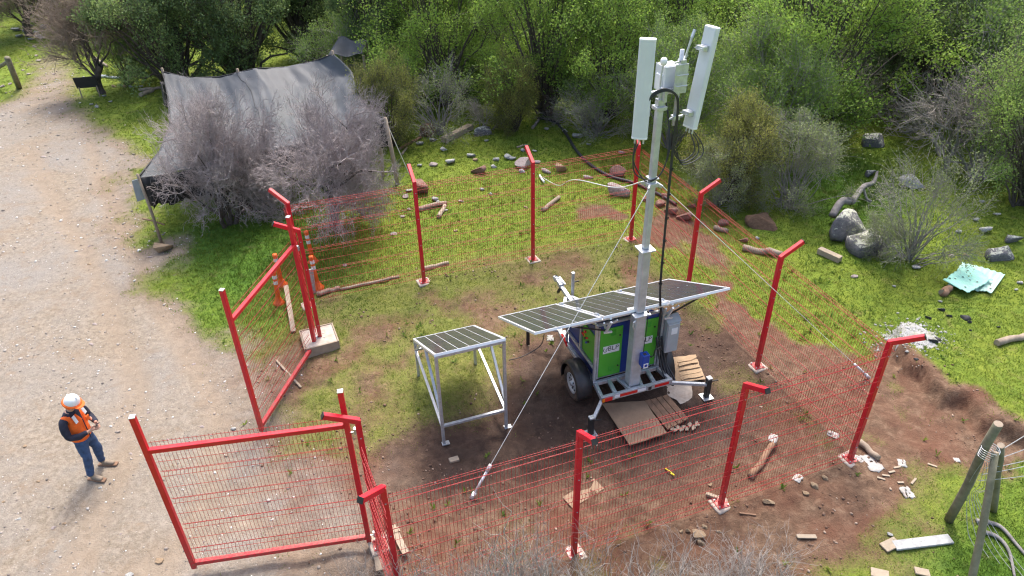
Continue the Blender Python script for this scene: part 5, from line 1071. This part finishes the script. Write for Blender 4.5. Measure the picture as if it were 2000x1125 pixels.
stone(1976, 471, 36, 'st_lichen', 'lichen-spotted rock at the edge of the overhanging tree', None, .6, .7, 2, cat='rock')
stone(1924, 452, 34, 'st_grey', 'grey rock with a pale end upslope of the lichen rocks', None, .55, .6, 0, cat='rock')
stone(1697, 342, 26, 'st_lichen', 'dark round stone alone in the shaded grass gully', None, .7)
stone(1705, 285, 46, 'st_lichen', 'dark boulder at the shaded head of the gully', None, .7, .8, 1, cat='boulder')
stone(1785, 365, 60, 'st_grey', 'broad grey rock half hidden by the wide sparse bush', None, .5, .7, 2, cat='rock')
stone(1791, 523, 22, 'st_grey', 'flat grey stone below the sparse bush by the split boulder', None, .4)
stone(1858, 502, 13, 'st_pink', 'small pale stone upslope of the turquoise sheets, nearer the sparse bush'); stone(1888, 500, 14, 'st_tan', 'small brownish stone upslope of the turquoise sheets, nearer the long lichen rock')
stone(1669, 543, 14, 'st_pink', 'small pale stone downslope of the split boulder')
stone(1362, 1050, 33, 'st_tan', 'largest tan stone of the little pile outside the nearest fence', 'tan stone pile', .7, .85, 8)
stone(1368, 1063, 18, 'st_tan', 'tan stone at the bottom of the little pile', 'tan stone pile', .8); stone(1345, 1040, 13, 'st_tan', 'small tan stone at the upper edge of the little pile', 'tan stone pile', .8)
for x, y, w in ((1376, 1029, 13), (1405, 1038, 12), (1330, 1040, 10)): stone(x, y, w, 'st_tan', 'small tan stone scattered around the little pile outside the nearest fence', 'stones scattered round the pile')
stone(1505, 981, 31, 'st_tan', 'flat tan stone in the dirt outside the nearest fence', None, .35, .5)
for x, y, w in ((1590, 951, 18), (1575, 964, 16), (1611, 934, 14), (1560, 934, 10), (1625, 905, 12), (1388, 948, 11)): stone(x, y, w, 'st_tan', 'tan stone lying along the foot of the nearest fence', 'stones along the nearest fence')
stone(1735, 1047, 14, 'st_grey', 'small grey stone above the pale board'); stone(455, 839, 13, 'st_grey', 'pale grey stone beside the free end of the farther gate leaf')
stone(313, 1092, 22, 'st_tan', 'flat tan stone set in the dirt track near the free gate post', None, .3); stone(250, 1121, 19, 'st_grey', 'grey stone at the bottom of the dirt track', None, .5)
for x, y, w, m in ((847, 275, 16, 'g'), (868, 294, 18, 'g'), (951, 276, 11, 'g'), (874, 270, 11, 'g'), (922, 306, 20, 'g'), (930, 313, 15, 't'), (882, 318, 25, 'g'), (966, 327, 15, 'g'), (845, 325, 19, 'p'), (819, 325, 12, 'g'), (995, 309, 24, 'g'), (1003, 311, 17, 'g'), (968, 314, 16, 'g'), (1023, 295, 14, 'g'), (1043, 296, 12, 'g'), (1048, 319, 15, 'p'), (1130, 268, 25, 'g'), (1151, 283, 11, 'g'), (1066, 336, 23, 'p'), (1066, 253, 12, 'g'), (797, 374, 17, 'g'), (793, 386, 15, 'p'), (848, 391, 18, 'g'), (858, 396, 12, 'g'), (940, 371, 13, 'g'), (900, 394, 12, 'p'), (960, 380, 10, 'g'), (870, 412, 10, 'g'), (786, 425, 11, 'p'), (800, 410, 10, 'g'), (1105, 258, 14, 'g'), (1216, 300, 16, 'g'), (890, 452, 10, 't'), (1027, 406, 9, 't')):
    stone(x, y, w, {'g': 'st_grey', 't': 'st_tan', 'p': 'st_pink'}[m], near_lbl({'g': 'grey', 't': 'tan', 'p': 'pinkish'}[m], 'stone in the grass', x, y, LM1), {'g': 'grey', 't': 'tan', 'p': 'pinkish'}[m] + ' stones in the grass at the far fence')
for x, y, w in ((1310, 416, 28), (1336, 427, 32), (1290, 402, 22), (1272, 372, 20), (1300, 385, 22), (1452, 471, 18), (1412, 440, 22), (1350, 405, 18), (1262, 392, 16)): stone(x, y, w, 'st_red', near_lbl('reddish', 'rock by the side fence', x, y, LM3), 'reddish rocks behind the mast', .7)
for x, y, w in ((1905, 430, 16), (1990, 554, 14), (1480, 466, 13), (1984, 566, 10), (1870, 455, 15), (1916, 395, 12), (1745, 560, 9), (1835, 590, 10), (1945, 420, 16)): stone(x, y, w, 'st_grey', 'grey stone lying on the green slope beyond the fence', 'grey stones on the green slope')
for x, y, w in ((1838, 606, 14), (1853, 618, 12), (1886, 622, 20), (1893, 630, 12), (1812, 622, 13), (1832, 663, 14), (1822, 668, 18), (1790, 700, 10), (1895, 645, 8), (1950, 640, 8)): stone(x, y, w, 'darkboard', 'charred black lump scattered below the turquoise sheets', 'charred lumps below the sheets', .6, name='charred_lump', cat='charcoal')
for k, (x, y) in enumerate(((45, 45), (60, 52), (75, 40), (30, 60), (50, 62), (70, 66), (85, 55), (82, 75), (62, 78), (40, 72), (110, 12), (100, 20))): stone(x, y, 12 + (k % 4) * 3, 'st_grey', 'pale stone of the cleared heap across the track', 'pale stones across the track')
for k, (x, y) in enumerate(((45, 138), (55, 146), (5, 170), (12, 182), (70, 110), (75, 120), (80, 135), (20, 165), (68, 92), (105, 145))): stone(x, y, 6 + k % 3 * 2, 'st_pink', 'small pale stone in the grass across the track', 'small pale stones across the track')
for k, (x, y) in enumerate(((222, 170), (243, 170), (257, 170), (205, 188), (215, 200), (190, 210), (275, 170), (178, 205))): stone(x, y, 10, 'st_tan' if k < 2 else 'st_grey', 'stone in the grass between the track and the shelter', 'stones between the track and the shelter')
gq = np.random.default_rng(12)
for k in range(46):
    px, py = gq.uniform(5, 420), gq.uniform(300, 1120); P_ = G(px, py)
    m_ = gq.choice(['st_grey', 'st_pink', 'st_tan', 'st_pink']); w_ = gq.uniform(6, 12)
    if masks(P_[None, :2])[0][0] > .75: stone(px, py, w_, m_, near_lbl({'st_grey': 'grey', 'st_pink': 'pale', 'st_tan': 'tan'}[m_], 'stone loose on the gravel road', px, py, LM2), 'loose stones on the gravel road', .35, sink=.4)
# ------------------------------------------------------------------ timber, boards, litter
def log(a, b, r, mat, label, name='log', cat='log', group=None, lift=None, z=(0, 0), taper=.85, sides=9):
    A, B = G(*a), G(*b); A[2] = gz1(*A[:2]) + r * .8 + z[0]; B[2] = gz1(*B[:2]) + r * .8 + z[1]
    th = thing(name, label, cat, tuple(A), 0, group); k = 7; P = np.linspace(A, B, k); P[1:-1] += rs.normal(size=(k - 2, 3)) * r * .18
    MB().tube(P, np.linspace(r, r * taper, k), sides).build('trunk', mat, th, 0, True, off=A)
    d = unit(B - A); e = MB()
    MB().tube([A - d * .004, A - d * .001], r * .93, sides).build('cut_end', 'palewood', th, off=A); MB().tube([B + d * .001, B + d * .004], r * taper * .93, sides).build('cut_end', 'palewood', th, off=A); return th
def plank(c, az, L, w, t, mat, label, z=None, tilt=(0, 0), cat='plank', name='plank', group=None):
    p = G(*c); o = MB().box((0, 0, 0), (L, w, t)).build(name, mat, None, min(.006, t * .2)); o.location = (p[0], p[1], (gz1(p[0], p[1]) + t / 2 if z is None else z)); o.rotation_euler = (tilt[0], tilt[1], az); return tag(o, label, cat, group)
def plank2(a, b, w, t, mat, label, za=0, zb=0, **k):
    A, B = G(*a), G(*b); d = B - A; L = np.hypot(d[0], d[1]); c = (A + B) / 2; z0, z1 = gz1(*A[:2]) + za, gz1(*B[:2]) + zb
    o = plank(a, math.atan2(d[1], d[0]), L, w, t, mat, label, **k); o.location = (c[0], c[1], (z0 + z1) / 2 + t / 2 + .01); o.rotation_euler = (0, -math.atan2(z1 - z0, L), math.atan2(d[1], d[0])); return o
plank2((866, 279), (920, 252), .22, .16, 'wood', 'long grey square beam beside the brown rounded boulder', cat='beam', name='beam')
log((782, 292), (822, 270), .05, 'brownwood', 'thin brown pole leaning between the shelter and the rounded boulder', 'pole', 'pole')
log((785, 303), (795, 290), .035, 'palewood', 'short pale stick at the shelter corner', 'stick', 'stick')
log((812, 413), (872, 400), .07, 'wood', 'longer grey log lying behind the first post of the far fence')
log((857, 427), (869, 404), .06, 'palewood', 'short pale log lying across the end of the longer grey log')
log((1060, 413), (1092, 388), .06, 'wood', 'grey log behind the middle post of the far fence')
log((1450, 488), (1526, 502), .085, 'wood', 'long weathered log lying under the sloping side fence')
log((1395, 448), (1420, 455), .07, 'wood', 'short weathered log behind the side fence post')
plank2((1598, 494), (1640, 513), .16, .14, 'palewood', 'short pale squared timber below the split boulder', cat='beam', name='beam')
log((1945, 675), (2030, 652), .07, 'wood', 'grey round post lying in the grass at the right, near the bank'.replace(' at the right', ''), 'fallen_post', 'post')
log((1838, 577), (1853, 568), .085, 'brownwood', 'short brown log end sticking out from under the turquoise sheets')
log((620, 577), (664, 565), .06, 'wood', 'weathered pole end lying just inside the far fence by the gate post', 'pole', 'pole')
log((666, 566), (780, 543), .035, 'palewood', 'long thin pale pole lying along the foot of the far fence', 'pole', 'pole')
log((824, 530), (876, 517), .05, 'palewood', 'pale pole lying across the foot of the first far fence post', 'pole', 'pole')
plank2((574, 652), (563, 578), .10, .04, 'palewood', 'pale plank leaning behind the farther gate leaf', 0, .25)
plank2((588, 757), (540, 705), .04, .03, 'palewood', 'thin pale lath lying beyond the lower rail of the farther gate leaf', cat='lath', name='lath')
log((1676, 866), (1714, 901), .055, 'wood', 'short grey log lying on white cloth at the corner post')
plank2((1108, 982), (1170, 946), .26, .02, 'ply', 'brown board lying inside the nearest fence beside its middle post')
plank2((1745, 1069), (1856, 1055), .16, .04, 'greywood', 'long pale grey board lying in front of the wooden strainer posts')
plank2((1724, 1073), (1752, 1060), .16, .03, 'palewood', 'short split board end under the long pale grey board')
plank2((1555, 1051), (1594, 1049), .07, .02, 'palewood', 'small pale board offcut on the dirt below the flat stone', cat='offcut', name='offcut')
plank2((1700, 1118), (1735, 1128), .15, .03, 'palewood', 'pale board cut off by the bottom edge, on the dirt')
plank2((1785, 1117), (1815, 1122), .12, .03, 'palewood', 'pale splintered board on the edge of the bottom grass')
plank2((1378, 968), (1400, 975), .06, .05, 'palewood', 'small wooden wedge beside the foot of a near fence post', cat='wedge', name='wedge')
plank2((1443, 1005), (1477, 1005), .03, .02, 'brownwood', 'thin brown stick on the dirt beside the tan stones', cat='stick', name='stick')
lg = log((1466, 934), (1510, 872), .06, 'brownwood', 'brown log with a white rag on its tip lying inside the nearest fence', z=(0, .05))
def crumple(px, py, w, mat, label, name='scrap', cat='litter', h=.3, seed=1, group=None, dz=0.):
    g = np.random.default_rng(seed); p = G(px, py); p[2] = gz1(*p[:2]) + dz; n = 9; a = np.linspace(-.5, .5, n); X, Y = np.meshgrid(a, a); X = X + g.normal(0, .035, X.shape); Y = (Y * .75) + g.normal(0, .035, X.shape)
    q = np.stack([X.ravel(), Y.ravel()], 1); Z = .02 + h * np.abs(fbm(q + 5, 3.2, seed, 3) - .35) * np.clip(1.3 - 2 * np.hypot(q[:, 0], q[:, 1]), .1, 1)
    idx = np.arange(n * n).reshape(n, n); F = np.stack([idx[:-1, :-1], idx[:-1, 1:], idx[1:, 1:], idx[1:, :-1]], -1).reshape(-1, 4); F = F[g.random(len(F)) > .06]; w *= .85
    o = link(name, np_mesh(name, np.c_[q, Z] * w, F, mat), None, p, (0, 0, g.uniform(0, 6))); o.modifiers.new('thick', 'SOLIDIFY').thickness = .003; return tag(o, label, cat, group)
crumple(1507, 868, .22, 'paper', 'white rag draped on the tip of the brown log', 'rag', 'rag', .5, 2, dz=.12)
crumple(1704, 906, .42, 'paper', 'white cloth spread under the short grey log at the corner post', 'cloth', 'cloth', .25, 3)
crumple(1677, 898, .20, 'paper', 'crumpled white scrap pressed against the foot of the corner post', 'scrap', 'litter', .6, 4)
crumple(1627, 851, .22, 'paper', 'white bag caught at the bottom of the side fence near its corner', 'plastic_bag', 'bag', .5, 5)
crumple(1558, 935, .2, 'paper', 'pale crumpled bag at the foot of the nearest fence', 'plastic_bag', 'bag', .5, 6)
crumple(1771, 962, .28, 'paper', 'pale translucent-looking bag on the dirt below the bone-white chips'.replace('translucent-looking ', ''), 'plastic_bag', 'bag', .6, 7)
crumple(1761, 905, .2, 'paper', 'white torn bag near the white chips by the bank', 'plastic_bag', 'bag', .5, 8)
crumple(1867, 899, .14, 'paper', 'small white scrap in the grass below the bank', 'scrap', 'litter', .5, 9)
crumple(769, 457, .2, 'paper', 'white scrap standing in the grass just inside the far fence', 'scrap', 'litter', .9, 10)
crumple(674, 518, .14, 'paper', 'small white scrap in the dark grass by the delineators', 'scrap', 'litter', .8, 11)
crumple(1075, 660, .22, 'lime', 'white powdery spill beside the black support leg of the trailer', 'spill', 'spill', .1, 12)
for k, (x, y) in enumerate(((1712, 935), (1722, 930), (1735, 925), (1745, 915), (1780, 945), (1752, 945), (1812, 905))):
    a_ = gq.uniform(-30, 30); plank2((x, y), (x + 14 + a_ * .2, y + a_ * .35), .035, .012, 'palewood', 'pale wood chip scattered on the dirt below the corner post', cat='wood chip', name='wood_chip', group='wood chips below the corner post')
ys_ = thing('strap', 'yellow strap scrap lying inside the nearest fence', 'strap', G(1308, 925)); MB().tube(path([(-.06, .08, .03), (-.02, .02, .05), (.03, -.02, .03), (.05, -.08, .05), (0, -.05, .06)], 16), .012, 5).build('ribbon', 'yellow', ys_, 0, True)
# boards under the trailer
def board_quad(pts, t, mat, label, z=0., name='board', cat='board', jag=0):
    P = np.array([G(*q) for q in pts]); o0 = P.mean(0); o0[2] = gz1(*o0[:2]) + z; poly = [(q[0] - o0[0], q[1] - o0[1]) for q in P]
    if jag:
        out = []
        for k in range(len(poly)):
            a, b = np.array(poly[k]), np.array(poly[(k + 1) % len(poly)]); n = max(2, int(np.linalg.norm(b - a) / .12))
            for q in range(n): out.append(tuple(a + (b - a) * q / n + rs.normal(size=2) * jag))
        poly = out
    A2 = sum(poly[i][0] * poly[(i + 1) % len(poly)][1] - poly[(i + 1) % len(poly)][0] * poly[i][1] for i in range(len(poly)))
    if A2 < 0: poly = poly[::-1]
    o = MB().prism(poly, 0, t).build(name, mat); o.location = o0; return tag(o, label, cat)
board_quad([(1176, 793), (1258, 788), (1302, 853), (1229, 878)], .02, 'ply', 'large brown plywood sheet lying on the mud behind the trailer bumper', .035, 'plywood_sheet', 'plywood', .004)
for k in range(4):
    f0, f1 = k / 4 + .015, (k + 1) / 4 - .015; Q = lambda f, e: tuple(np.array((1258, 787)) + f * np.array((46, -14)) if not e else np.array((1302, 845)) + f * np.array((42, -24)))
    board_quad([Q(f0, 0), Q(f1, 0), Q(f1, 1), Q(f0, 1)], .03, 'brownwood', ['dark plank on the mud next to the plywood sheet', 'second dark plank counted from the plywood sheet', 'third dark plank counted from the plywood sheet', 'dark plank farthest from the plywood sheet'][k], .03, 'plank', 'plank')['group'] = 'dark planks beside the plywood'
board_quad([(1312, 700), (1357, 692), (1376, 742), (1318, 752)], .012, 'card', 'torn brown cardboard sheet on the mud beyond the grey electrical box', .04, 'cardboard_sheet', 'cardboard', .022)
for k in range(5): board_quad([(1322 + k * 2, 706 + k * 9), (1358 + k * 3, 697 + k * 9), (1360 + k * 3, 702 + k * 9), (1323 + k * 2, 711 + k * 9)], .008, 'card', ['topmost', 'second', 'third', 'fourth', 'lowest'][k] + ' loose cardboard strip peeling from the torn sheet', .06 + .004 * k, 'cardboard_strip', 'cardboard', .01)['group'] = 'cardboard strips'
board_quad([(1304, 752), (1345, 748), (1352, 775), (1330, 792), (1306, 775)], .01, 'conc', 'pale flaking slab on the mud beside the stabiliser arm', .03, 'slab', 'slab', .02)
for k in range(9): board_quad([(1308 + k * 6, 838 - k * 1.2 + k % 2 * 5), (1315 + k * 6, 836 - k + k % 2 * 5), (1316 + k * 6, 842 - k + k % 2 * 5), (1309 + k * 6, 844 - k + k % 2 * 5)], .02, 'palewood', 'pale broken chip beside the dark planks', .03, 'chip', 'wood chip', .012)['group'] = 'pale chips beside the dark planks'
bk_ = G(1135, 776); o = MB().box((0, 0, 0), (.24, .13, .09)).build('brick', 'st_red', None, .006); o.location = (bk_[0], bk_[1], gz1(*bk_[:2]) + .045); o.rotation_euler = (0, 0, R(15)); tag(o, 'reddish brick wedged against the trailer tyre', 'brick')
o = plank((887, 901), R(20), .16, .10, .05, 'palewood', 'small pale wood block on the mud between the rack and the near fence', name='block', cat='block')
# orange delineators and a grey stake
def delineator(px, py, label, lean=(0, 0)):
    t = thing('delineator', label, 'delineator', G(px, py) - [0, 0, .02], 0, 'orange delineator posts'); t.rotation_euler = (lean[0], lean[1], 0)
    MB().lathe([(.13, 0), (.13, .03), (.10, .06), (.06, .16), (.05, .20)], 16).build('base', 'orange', t, 0, True)
    MB().lathe([(.05, .20), (.046, .78), (.046, .80), (0, .80)], 16).build('post', 'orange', t, 0, True)
    for z in (.52, .66): MB().lathe([(.0495, z), (.0490, z + .085)], 16).build('reflective_band', 'reflect', t, 0, True)
    MB().lathe([(.053, .80), (.05, .84), (0, .845)], 14).build('top_cap', 'orange', t, 0, True)
delineator(545, 592, 'orange delineator post seen through the farther gate leaf, nearer one', (0, .05)); delineator(551, 556, 'orange delineator post just behind the nearer one seen through the farther gate leaf', (.05, 0))
delineator(612, 511, 'orange delineator post standing free behind the red gate post', (0, -.04)); delineator(622, 562, 'orange delineator post half hidden by the red gate post', (0, -.04))
sk_ = G(613, 572); o = MB().box((0, 0, .3), (.09, .04, .62)).build('stake', 'greywood', None, .004); o.location = sk_; o.rotation_euler = (0, .06, .4); tag(o, 'short grey wooden stake beside the half-hidden delineator', 'stake')
# black hose
hz_ = [G(*q) for q in ((1050, 232), (1083, 240), (1104, 262), (1124, 294), (1150, 322), (1190, 346), (1240, 361), (1290, 384), (1320, 402))]; H0 = hz_[0].copy()
for q in hz_: q[2] = gz1(*q[:2]) + .045
th = thing('hose', 'thick black hose snaking from the bushes across the grass to the fence corner', 'hose', tuple(H0)); MB().tube(path(hz_, 60), .045, 8).build('pipe', 'hose', th, 0, True, off=H0)
# turquoise sheets
def sheet(pts, mat, label, z, seed, wav=.012):
    g = np.random.default_rng(seed); P = np.array([G(*q) for q in pts]); o0 = P.mean(0); o0[2] = gz1(*o0[:2]); n, m_ = 46, 26; u = np.linspace(0, 1, n); v = np.linspace(0, 1, m_)
    Gd = ((1 - v)[:, None, None] * ((1 - u)[None, :, None] * P[0] + u[None, :, None] * P[1]) + v[:, None, None] * ((1 - u)[None, :, None] * P[3] + u[None, :, None] * P[2])) - o0
    uv = np.stack(np.meshgrid(u, v), -1).reshape(-1, 2); Gd[..., 2] = z + wav * np.sin(u * 2 * np.pi * 7)[None] + .05 * (fbm(uv, 1.6, seed, 2).reshape(m_, n) - .5) + .03
    idx = np.arange(n * m_).reshape(m_, n); F = np.stack([idx[:-1, :-1], idx[:-1, 1:], idx[1:, 1:], idx[1:, :-1]], -1).reshape(-1, 4); c = uv[F].mean(1); ed = np.minimum(np.minimum(c[:, 0], 1 - c[:, 0]), np.minimum(c[:, 1], 1 - c[:, 1]))
    F = F[ed > .06 * (vn(c + 3, 7, seed) - .45)]; th = thing('roof_sheet', label, 'roof sheet', tuple(o0), 0, 'fallen turquoise roof sheets')
    o = link('sheet', np_mesh('sheet', Gd.reshape(-1, 3), F, mat, True), th); o.modifiers.new('thick', 'SOLIDIFY').thickness = .006
    for q in range(7):
        a, b = int(g.integers(3, m_ - 3)), int(g.integers(4, n - 4)); MB().lathe([(.022, .012), (0, .013)], 8, None, tuple(Gd[a, b])).build('nail_hole', 'black', th)
sheet([(1878, 514), (1962, 539), (1935, 578), (1850, 560)], 'turq2', 'paler turquoise sheet lying underneath, its far edge showing', .02, 4); sheet([(1838, 556), (1886, 524), (1936, 556), (1884, 584)], 'turq', 'brighter turquoise sheet with ragged edges lying on top', .10, 3)
# lime patch
c0 = G(1780, 648); n = 46; a = np.linspace(-1, 1, n); X, Y = np.meshgrid(a, a); q = np.stack([X.ravel(), Y.ravel()], 1); rr = np.hypot(q[:, 0], q[:, 1]); hgt = ss(1.0, .15, rr + .9 * (fbm(q + 4, 1.4, 55, 4) - .5))
Vq = np.c_[c0[0] + q[:, 0] * .66, c0[1] + q[:, 1] * .62]; Zq = ground_z(Vq) + .03 * hgt + .05 * hgt * (fbm(q + 4, 5, 57, 3) - .4) - .012
idx = np.arange(n * n).reshape(n, n); F = np.stack([idx[:-1, :-1], idx[:-1, 1:], idx[1:, 1:], idx[1:, :-1]], -1).reshape(-1, 4); F = F[hgt[F].min(1) > .05]
lp = thing('lime_patch', 'patch of white lime spilt on the grass behind the corner post', 'lime', tuple(c0)); link('powder', np_mesh('powder', np.c_[Vq, Zq] - c0, F, 'lime', True), lp)
Pl = np.stack([c0[0] + rng.normal(0, .36, 420), c0[1] + rng.normal(0, .33, 420)], 1); V, F = pebbles(Pl, .01 + .03 * rng.random(420) ** 2); link('lime_crumbs', np_mesh('lime_crumbs', V - c0, F, 'lime'), lp)['kind'] = 'stuff'
# strainer posts at the near corner
ax = np.array([6.38, 6.80, 1.72]); sp = thing('strainer_post', 'three weathered round posts lashed into a leaning fence strainer with wire', 'fence post', (6.5, 6.8, gz1(6.5, 6.8))); so_ = np.array(sp.location)
def rpole(a, b, r): a, b = np.array(a, float), np.array(b, float); P = np.linspace(a, b, 6); P[1:-1] += rs.normal(size=(4, 3)) * .008; q = MB().tube(P, np.linspace(r, r * .88, 6), 10).build('post', 'postwood', sp, 0, True, off=so_); d = unit(b - a); MB().tube([b + d * .001, b + d * .004], r * .84, 10).build('cut_end', 'wood', q, off=so_)
rpole((6.56, 7.16, -.1), (6.27, 6.80, 2.26), .066); rpole((6.15, 5.83, -.1), (6.36, 6.74, 1.80), .052); rpole((7.33, 7.33, -.1), (6.50, 6.86, 1.80), .054)
for k in range(5): b = np.array([6.335, 6.80, 1.66 + .035 * k]); MB().tube([b + .11 * np.array([math.cos(t_), math.sin(t_), .12 * math.sin(t_ * 2)]) for t_ in np.linspace(0, 6.28, 14)], .005, 5).build('wire_wrap', 'galv', sp, off=so_)
for k, (e, sg) in enumerate((((9.5, 8.6, 1.7), .10), ((9.6, 8.3, 1.35), .14), ((9.6, 8.2, .95), .2), ((9.4, 8.1, .6), .1), ((9.4, 8.0, .35), .12))):
    a_ = ax + [0, 0, -.05 - .12 * k]; e = np.array(e); P = np.linspace(a_, e, 20); P[:, 2] -= sg * 4 * np.linspace(0, 1, 20) * (1 - np.linspace(0, 1, 20)); MB().tube(P, .006, 4).build('barbed_wire', 'greywood', sp, off=so_)
for k in range(6): P = path([(6.35 + .02 * k, 6.85, 1.5), (6.40 + .05 * k, 6.95 - .03 * k, 1.0), (6.52 + .03 * k, 7.0, .6), (6.55 + .08 * k, 6.75 - .06 * k, .15), (6.6 + .1 * k, 6.5 - .1 * k, .03)], 22); MB().tube(P, .004, 4).build('loose_wire', 'greywood', sp, off=so_)
for pts, lb in (([(1910, 1040), (1945, 1050), (1968, 1078), (1980, 1130)], 'curved grey dead stick lying in the grass, nearer the strainer posts'), ([(1905, 1020), (1950, 1030), (1985, 1068), (2020, 1110)], 'curved grey dead stick lying in the grass, farther from the strainer posts')):
    P = [G(*q) for q in pts]; A = P[0].copy()
    for q in P: q[2] = gz1(*q[:2]) + .035
    th = thing('dead_stick', lb, 'stick', tuple(A), 0, 'curved dead sticks'); MB().tube(path(P, 24), np.linspace(.035, .018, 24), 7).build('branch', 'barkgrey', th, 0, True, off=A)
# dead branch on the split boulder
P = [G(1655, 425) + [0, 0, .45], G(1678, 392) + [0, 0, .40], G(1700, 376) + [0, 0, .3], G(1708, 355) + [0, 0, .3]]; th = thing('dead_branch', 'forked grey dead branch resting on the split boulder', 'branch', tuple(P[0])); MB().tube(path(P, 20), np.linspace(.09, .035, 20), 7).build('branch', 'barkgrey', th, 0, True, off=P[0])
MB().tube(path([P[1], G(1690, 398) + [0, 0, .15], G(1700, 400) + [0, 0, .1]], 10), .035, 6).build('side_branch', 'barkgrey', th, 0, True, off=P[0]); MB().tube(path([G(1622, 436) + [0, 0, .2], G(1635, 425) + [0, 0, .45], G(1652, 424) + [0, 0, .45]], 10), .10, 7).build('stub', 'barkgrey', th, 0, True, off=P[0])
log((1010, 289), (1026, 284), .03, 'wood', 'thin grey stick above the middle post of the far fence', 'stick', 'stick'); log((1040, 252), (1052, 236), .05, 'barkgrey', 'dead branch lying at the foot of the rounded olive bush', 'branch', 'branch')
# things by the track
th = thing('black_sign', 'small black board on thin legs beside the forked leafless tree', 'sign', tuple(G(178, 190)), .2); MB().box((0, 0, .55), (.75, .03, .42), rotm(0, .25)).build('board', 'darkboard', th)
for x in (-.3, .3): MB().bar((x, .02, -.05), (x, .02, .4), .035).build('leg', 'wood', th)
log((200, 151), (257, 156), .06, 'alu', 'pale metal pipe lying in the grass behind the forked leafless tree', 'pipe', 'pipe', taper=1); log((275, 189), (299, 179), .08, 'palewood', 'short pale log in the grass beside the shelter'); log((272, 178), (316, 174), .06, 'wood', 'long thin log touching the dark board of the shelter')
log((186, 115), (210, 132), .06, 'wood', 'fallen pole leaning behind the forked leafless tree', 'pole', 'pole')
th = thing('old_post', 'old leaning wooden post with a brace, in the grass across the track', 'fence post', tuple(G(38, 172))); A = G(38, 172); B_ = G0(14, 113, 1.7); MB().tube([A + [0, 0, -.1], (A + B_) / 2, B_], .10, 8).build('post', 'postwood', th, 0, True, off=A); MB().tube([G0(-25, 145, .5), G0(16, 120, 1.5)], .07, 8).build('brace', 'postwood', th, 0, True, off=A)
# tiny joined bits are one mass each
for o in list(bpy.data.objects):
    if o.type == 'MESH' and o.parent and o.name.split('.')[0] in ('bolt', 'wheel_nut', 'panel_hinge', 'tilt_bracket', 'vent', 'cooling_fins', 'connector', 'leaf_emblem', 'lettering', 'small_print', 'tread_blocks', 'head_clamp', 'guy_collar', 'clamp_bracket', 'mesh_panel', 'hem_cord', 'coupling'): o['kind'] = 'stuff'
